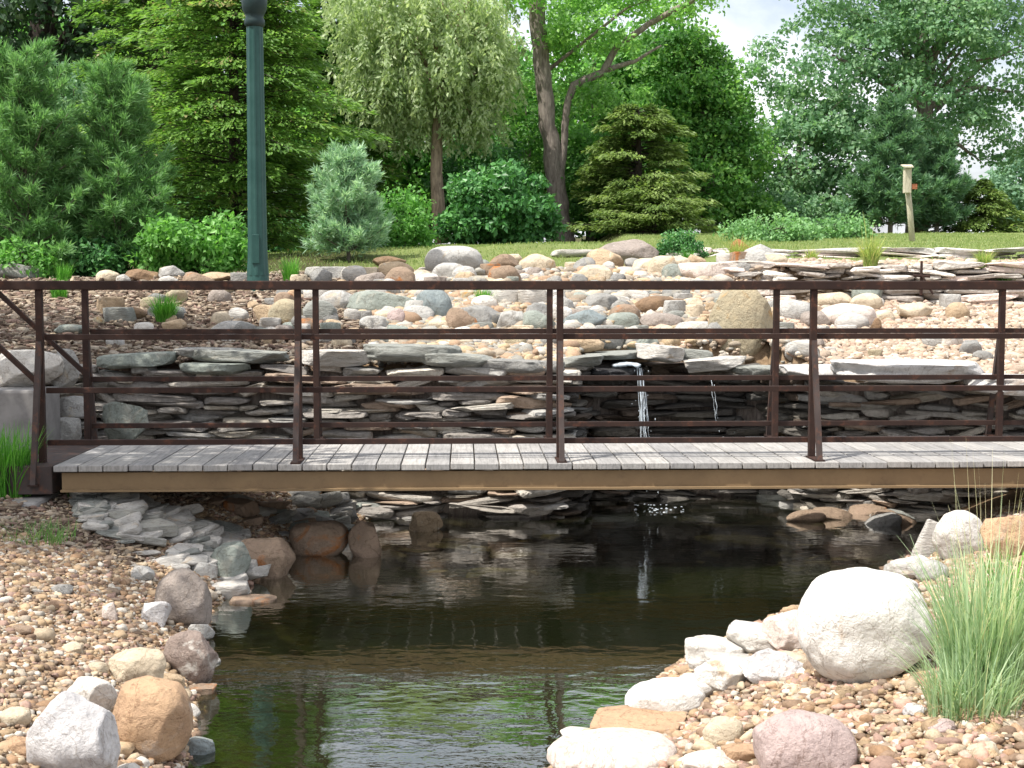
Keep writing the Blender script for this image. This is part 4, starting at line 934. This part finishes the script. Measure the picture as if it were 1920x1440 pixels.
# belt of trees closing the view
g7 = 'trees of the belt behind the garden'
for i, (px, d_, h_, w_, lb) in enumerate([(-60,26,5.2,2.4,'leafy belt tree at the far left edge'),(170,27,5.4,2.3,'leafy belt tree behind the far left pines'),(400,26,5.6,2.3,'leafy belt tree behind the tall cedar'),
    (590,28,5.0,2.2,'leafy belt tree behind the dark green cedar'),(770,27,5.6,2.3,'leafy belt tree behind the weeping tree'),(930,29,4.6,2.1,'leafy belt tree left of the thick trunk'),(1110,28,4.9,2.2,'leafy belt tree behind the yellow green juniper'),(1240,31,5.3,1.8,'leafy belt tree behind the maple')]):
    h_ *= .86; b = gb(px, d_); broad('tree', lb, b, [(0,0,-.1,.16),(.1,0,2,.12),(0,0,4,.05)], [(0,0,h_*.62,w_,1.4,h_*.40),(.3,-.3,h_*.3,w_*.95,1.2,h_*.28)], 330, .42, 60, .13, 'lf_back', seed=60+i, group=g7, shell=.4)
for i, (px, d_, h_, w_, mt, lb) in enumerate([(130,18.4,2.6,.9,'lf_oak','loose light green sapling tree between the two young pines'),(330,19.6,3.0,1.0,'lf_maple','loose green leafy tree behind the second young pine'),
    (590,19.9,2.6,.8,'lf_back','leafy tree between the tall cedar and the weeping tree'),(985,22.6,2.9,.9,'lf_maple','leafy green tree left behind the thick leaning trunk'),(1105,21.5,2.0,.6,'lf_back','leafy young tree between thick trunk and juniper')]):
    b = gb(px, d_); broad('tree', lb, b, [(0,0,-.1,.05),(.05,0,h_*.5,.03),(0,0,h_*.8,.012)], [(0,0,h_*.62,w_,.7,h_*.36),(w_*.3,-.1,h_*.3,w_*.8,.6,h_*.25),(-w_*.4,0,h_*.8,w_*.5,.4,h_*.18)], 110, .24, 75, .07, mt, seed=90+i, shell=.3, droop=.4)
# shrubs
def shrub(label, px, d_, w, h, mat, seed, leaf=.07, n=60, per=60, asp=.6, cat='shrub', group=None, crad=.14):
    b = gb(px, d_); r = random.Random(seed)
    broad('shrub', label, b, [(0,0,-.05,.02),(0,0,h*.5,.012)], [(0,0,h*.5,w/2,w/2*.8,h*.5),(w*.22,0,h*.3,w*.3,w*.3,h*.32),(-w*.24,.05,h*.35,w*.3,w*.3,h*.3)], n, crad, per, leaf, mat, 'bark_dark', seed=seed, cat=cat, limbs=12, asp=asp, group=group, flat=.8)
shrub('bright green leafy shrub left of the lamp post', 370,15.0,1.15,.72,'lf_shrub',71,.07,90,60)
shrub('bright green low shrub at the far left edge', 40,14.6,.8,.42,'lf_shrub',72,.06,50,50)
shrub('mid green shrub under the young pines', 190,15.2,1.0,.45,'lf_dshrub',73,.06,60,60)
shrub('green shrub with pale leaves between sapling and slender trunk', 745,17.2,.9,.75,'lf_shrub',74,.06,70,60)
shrub('large glossy deep green shrub left of the thick trunk', 935,19.0,1.55,1.15,'lf_dshrub',75,.085,150,70)
shrub('tall deep green shrub behind the large glossy shrub', 900,21.0,1.6,1.7,'lf_dshrub',76,.085,140,70)
shrub('low green shrub at the foot of the slender trunk, left side', 660,17.5,1.4,.5,'lf_dshrub',77,.06,80,60)
shrub('small round green shrub at the end of the grass', 1275,15.6,.52,.34,'lf_dshrub',78,.035,60,70,.5,crad=.07)
shrub('deep green shrub beneath the maple', 1180,22.5,1.6,.6,'lf_dshrub',79,.08,80,60)
shrub('low feathery green brush behind the rusty red block', 1440,17.6,1.1,.34,'lf_pine',84,.05,80,60)
shrub('low feathery green brush left of the yellow green arching tuft', 1555,18.0,1.0,.28,'lf_pine',85,.05,70,60)
shrub('green shrub at the foot of the light green tree', 1510,26,2.2,.75,'lf_oak',80,.10,90,60)
shrub('dark shrub behind the silvery sapling', 560,18.5,1.5,.9,'lf_dark',81,.08,90,60)
shrub('dark shrub behind the bright shrub by the lamp', 430,17.8,1.8,.8,'lf_dshrub',82,.08,100,60)
shrub('olive undergrowth shrub at the far left back', 60,17.5,2.2,.9,'lf_back',83,.08,110,60)
# grasses
def tuft(name, label, base, n, h, spread, mat, seed, wid=.006, cat='grass clump', lean=.5, rad=.05, stalks=0, sh=1.5, group=None):
    r = np.random.default_rng(seed); base = np.array(base, float); o = empty(name, tuple(base)); tag(o, label, cat, group)
    def blades(n, h, spread, wid, rad, tlo=0, thi=1):
        k = 6; a = r.random(n)*6.283; rr_ = rad*np.sqrt(r.random(n)); bx = np.stack([np.cos(a)*rr_, np.sin(a)*rr_, np.zeros(n)], 1)
        az = a+r.normal(size=n)*1.1; L = h*r.uniform(.5, 1.1, n); le = spread*r.uniform(.1, 1.2, n)
        t = np.linspace(0, 1, k); Dh = np.stack([np.cos(az), np.sin(az), np.zeros(n)], 1)
        up = L[:, None]*(t-(.22+.45*r.random(n)**3)[:, None]*np.minimum(le, 1.3)[:, None]*t**2.2); out = (le*L)[:, None]*t**1.8
        C = bx[:, None, :]+Dh[:, None, :]*out[..., None]+np.stack([np.zeros_like(up), np.zeros_like(up), up], -1)
        sd = np.stack([-np.sin(az+r.normal(size=n)*.8), np.cos(az+r.normal(size=n)*.8), np.zeros(n)], 1); w = wid*r.uniform(.6, 1.3, n)[:, None]*(1-t**2*.9)[None]*.5
        V = np.stack([C-sd[:, None, :]*w[..., None], C+sd[:, None, :]*w[..., None]], 2).reshape(n, -1, 3)
        f = np.array([(2*i, 2*i+1, 2*i+3, 2*i+2) for i in range(k-1)]); F_ = (f[None]+(np.arange(n)*2*k)[:, None, None]).reshape(-1, 4)
        tone = np.repeat(np.clip(tlo+(thi-tlo)*(.5+.25*r.normal(size=n)), 0, 1), 2*k); return V.reshape(-1, 3), F_, tone
    V, F_, t = blades(n, h, spread, wid, rad); link('blades', mesh_np('blades', V, F_, M[mat], False, tone=t), o)
    if stalks:
        V, F_, t = blades(stalks, h*sh, spread*.45, wid*.8, rad*.7, .85, 1.1); link('flower_stalks', mesh_np('flower_stalks', V, F_, M[mat], False, tone=t), o)
    return o
def tb(px, py): return hit(px, py)-np.array([0,0,.01])
tuft('grass_clump','tall grey green grass clump beside the huge white boulder', tb(1842,1322), 950,.47,.42,'grass_blue',1,.0052,rad=.11,stalks=46,sh=1.55)
o = tuft('grass_clump','dead straw thatch around the foot of the tall grey green clump', tb(1842,1335), 260,.13,1.3,'straw',16,.004,rad=.16)
tuft('grass_clump','short arching blades at the foot of the tall grey green clump', tb(1825,1345), 420,.26,.6,'grass_blue',15,.005,rad=.12)
tuft('grass_clump','bright green grass clump at the right edge behind the tall clump', tb(1925,1210), 500,.36,.5,'grass_v',2,.006,rad=.12)
tuft('grass_clump','green grass clump at the left end of the bridge', tb(12,930), 700,.42,.35,'grass_v',3,.008,rad=.14)
tuft('grass_clump','low weedy grass below the left end of the bridge', tb(60,1010), 320,.11,.9,'grass_g',4,.004,rad=.22)
tuft('grass_clump','short dry weeds on the upper left bank edge', tb(150,930), 200,.09,.9,'grass_g',14,.004,rad=.16)
for px_, py_, n_, h_, sp_, m_, lb in [(1385,500,420,.34,.7,'grass_y','yellow green grass tuft around the rusty red block'),(1632,500,480,.32,.65,'grass_y','yellow green arching grass tuft on the upper wall'),
   (1885,555,420,.30,.7,'grass_v','bright green grass tuft at the right end of the upper wall'),(1845,505,250,.2,.7,'grass_y','small olive grass tuft behind the right end of upper wall'),
   (545,528,260,.26,.35,'grass_v','upright green grass tuft right of the lamp post base'),(310,605,500,.26,.6,'grass_v','green grass clump in the mulch behind the left rail'),(905,575,260,.19,.4,'grass_v','green grass tuft hanging among rockery boulders left of centre'),
   (112,560,220,.22,.45,'grass_v','green tuft near the far left post top'),(120,528,220,.22,.4,'grass_v','green upright weeds under the far left pines'),(1520,490,160,.16,.6,'grass_y','sparse grass tuft between the two yellow green tufts'),
   (1290,492,200,.16,.5,'grass_v','small green tuft at the foot of the round shrub')]:
    tuft('grass_tuft', lb, tb(px_,py_), n_, h_, sp_, m_, int(px_), .006, 'grass tuft', rad=.07 if h_ > .2 else .05, stalks=8 if m_ == 'grass_y' else 0, sh=1.3)
# twiggy stalks at centre right
tuft('dry_stalks','few pale dry stalks standing in the lawn left of nest box', hit(1625,470), 9, .50,.12,'grass_y',55,.012,'dry stalks',rad=.08)
# lawn blades (stuff)
n = 110000; x = rng.uniform(-4, 12, n); y = 13.3+rng.random(n)**1.5*22; z = H(x, y); ok, a_, b_ = inview(x, y, z)
bw = sm(13.3,13.8,y+n2(x*.9,y*.9,21)*.25-.9*sm(-.2,-1.4,x)-1.2*sm(.5,1.,x)*sm(4,2,x)); ok &= (bw > .5)&((x > 1.8)|(y>13.9))&~((x>1.8)&(y<15.7)&(rng.random(n)>.25))
x, y, z = x[ok], y[ok], z[ok]; m = len(x); P = np.stack([x,y,z],1)
D = norm(np.stack([rng.normal(size=m)*.5, rng.normal(size=m)*.5, np.ones(m)], 1)); L = rng.uniform(.02,.05,m)
o = quads(P, D, rng.normal(size=(m,3)), L, L*.25, np.clip(.5+.25*rng.normal(size=m),0,1), 'lawn_grass', M['lawn'], None, (0,0,0)); tag(o, 'mown green lawn grass rising behind the rockery', 'grass', kind='stuff')

# trees were shaped at nursery size; set the woodland trees at their real size and distance
for o in list(COL.objects):
    if o.parent is None and o.type == 'EMPTY' and o.get('category') in ('tree','pine tree','cedar tree','juniper','shrub') and 16.2 < o.location.y < 36:
        d = o.location.y; k = 1+.7*float(sm(16.2, 19.5, d))-.035*max(0, d-21)
        o.location = (o.location.x*k, d*k, float(H(o.location.x*k, d*k))-.04); o.scale = (k, k, k)


# ------------------------------------------------------------ light, sky, camera
SUN = Vector((-.42, -.24, .88)).normalized()
el = math.asin(SUN.z); az = math.atan2(SUN.x, SUN.y)
w = bpy.data.worlds.new('World'); S.world = w; w.use_nodes = True; nt = w.node_tree; bg = nt.nodes['Background']
sk = nt.nodes.new('ShaderNodeTexSky'); sk.sky_type = 'NISHITA'; sk.sun_disc = False; sk.sun_elevation = el; sk.sun_rotation = az
sk.air_density = 1.0; sk.dust_density = 5; sk.ozone_density = 1.0
tc = nt.nodes.new('ShaderNodeTexCoord'); mp = nt.nodes.new('ShaderNodeMapping'); mp.inputs['Scale'].default_value = (1,1,2.6); mp.inputs['Location'].default_value = (.4,0,.3)
nt.links.new(tc.outputs['Generated'], mp.inputs['Vector']); cn = tex(nt, 'noise', mp.outputs[0], 3.2, 7, .58, .3)
cf = ramp(nt, cn.outputs[0], [(.30, (0,0,0)), (.58, (.9,.9,.9))])
nt.links.new(mixc(nt, cf, sk.outputs[0], (6.2,6.35,6.6)), bg.inputs[0]); bg.inputs[1].default_value = .15
sl = bpy.data.lights.new('sun', 'SUN'); sl.energy = 4.5; sl.angle = R(.53); sl.color = (1, .955, .88)
so = bpy.data.objects.new('sun', sl); COL.objects.link(so); so.rotation_euler = SUN.to_track_quat('Z', 'Y').to_euler()
cam = bpy.data.cameras.new('camera'); cam.sensor_width = 36; cam.lens = FPX/1920*36; cam.clip_end = 600; cam.clip_start = .05
co = bpy.data.objects.new('camera', cam); COL.objects.link(co); co.location = (0,0,EYE); co.rotation_euler = (math.pi/2-PITCH, 0, 0); S.camera = co
S.view_settings.view_transform = 'Standard'; S.view_settings.look = 'None'; S.view_settings.exposure = .65; S.view_settings.gamma = 1
S.cycles.max_bounces = 8; S.cycles.transparent_max_bounces = 12; S.cycles.use_denoising = True
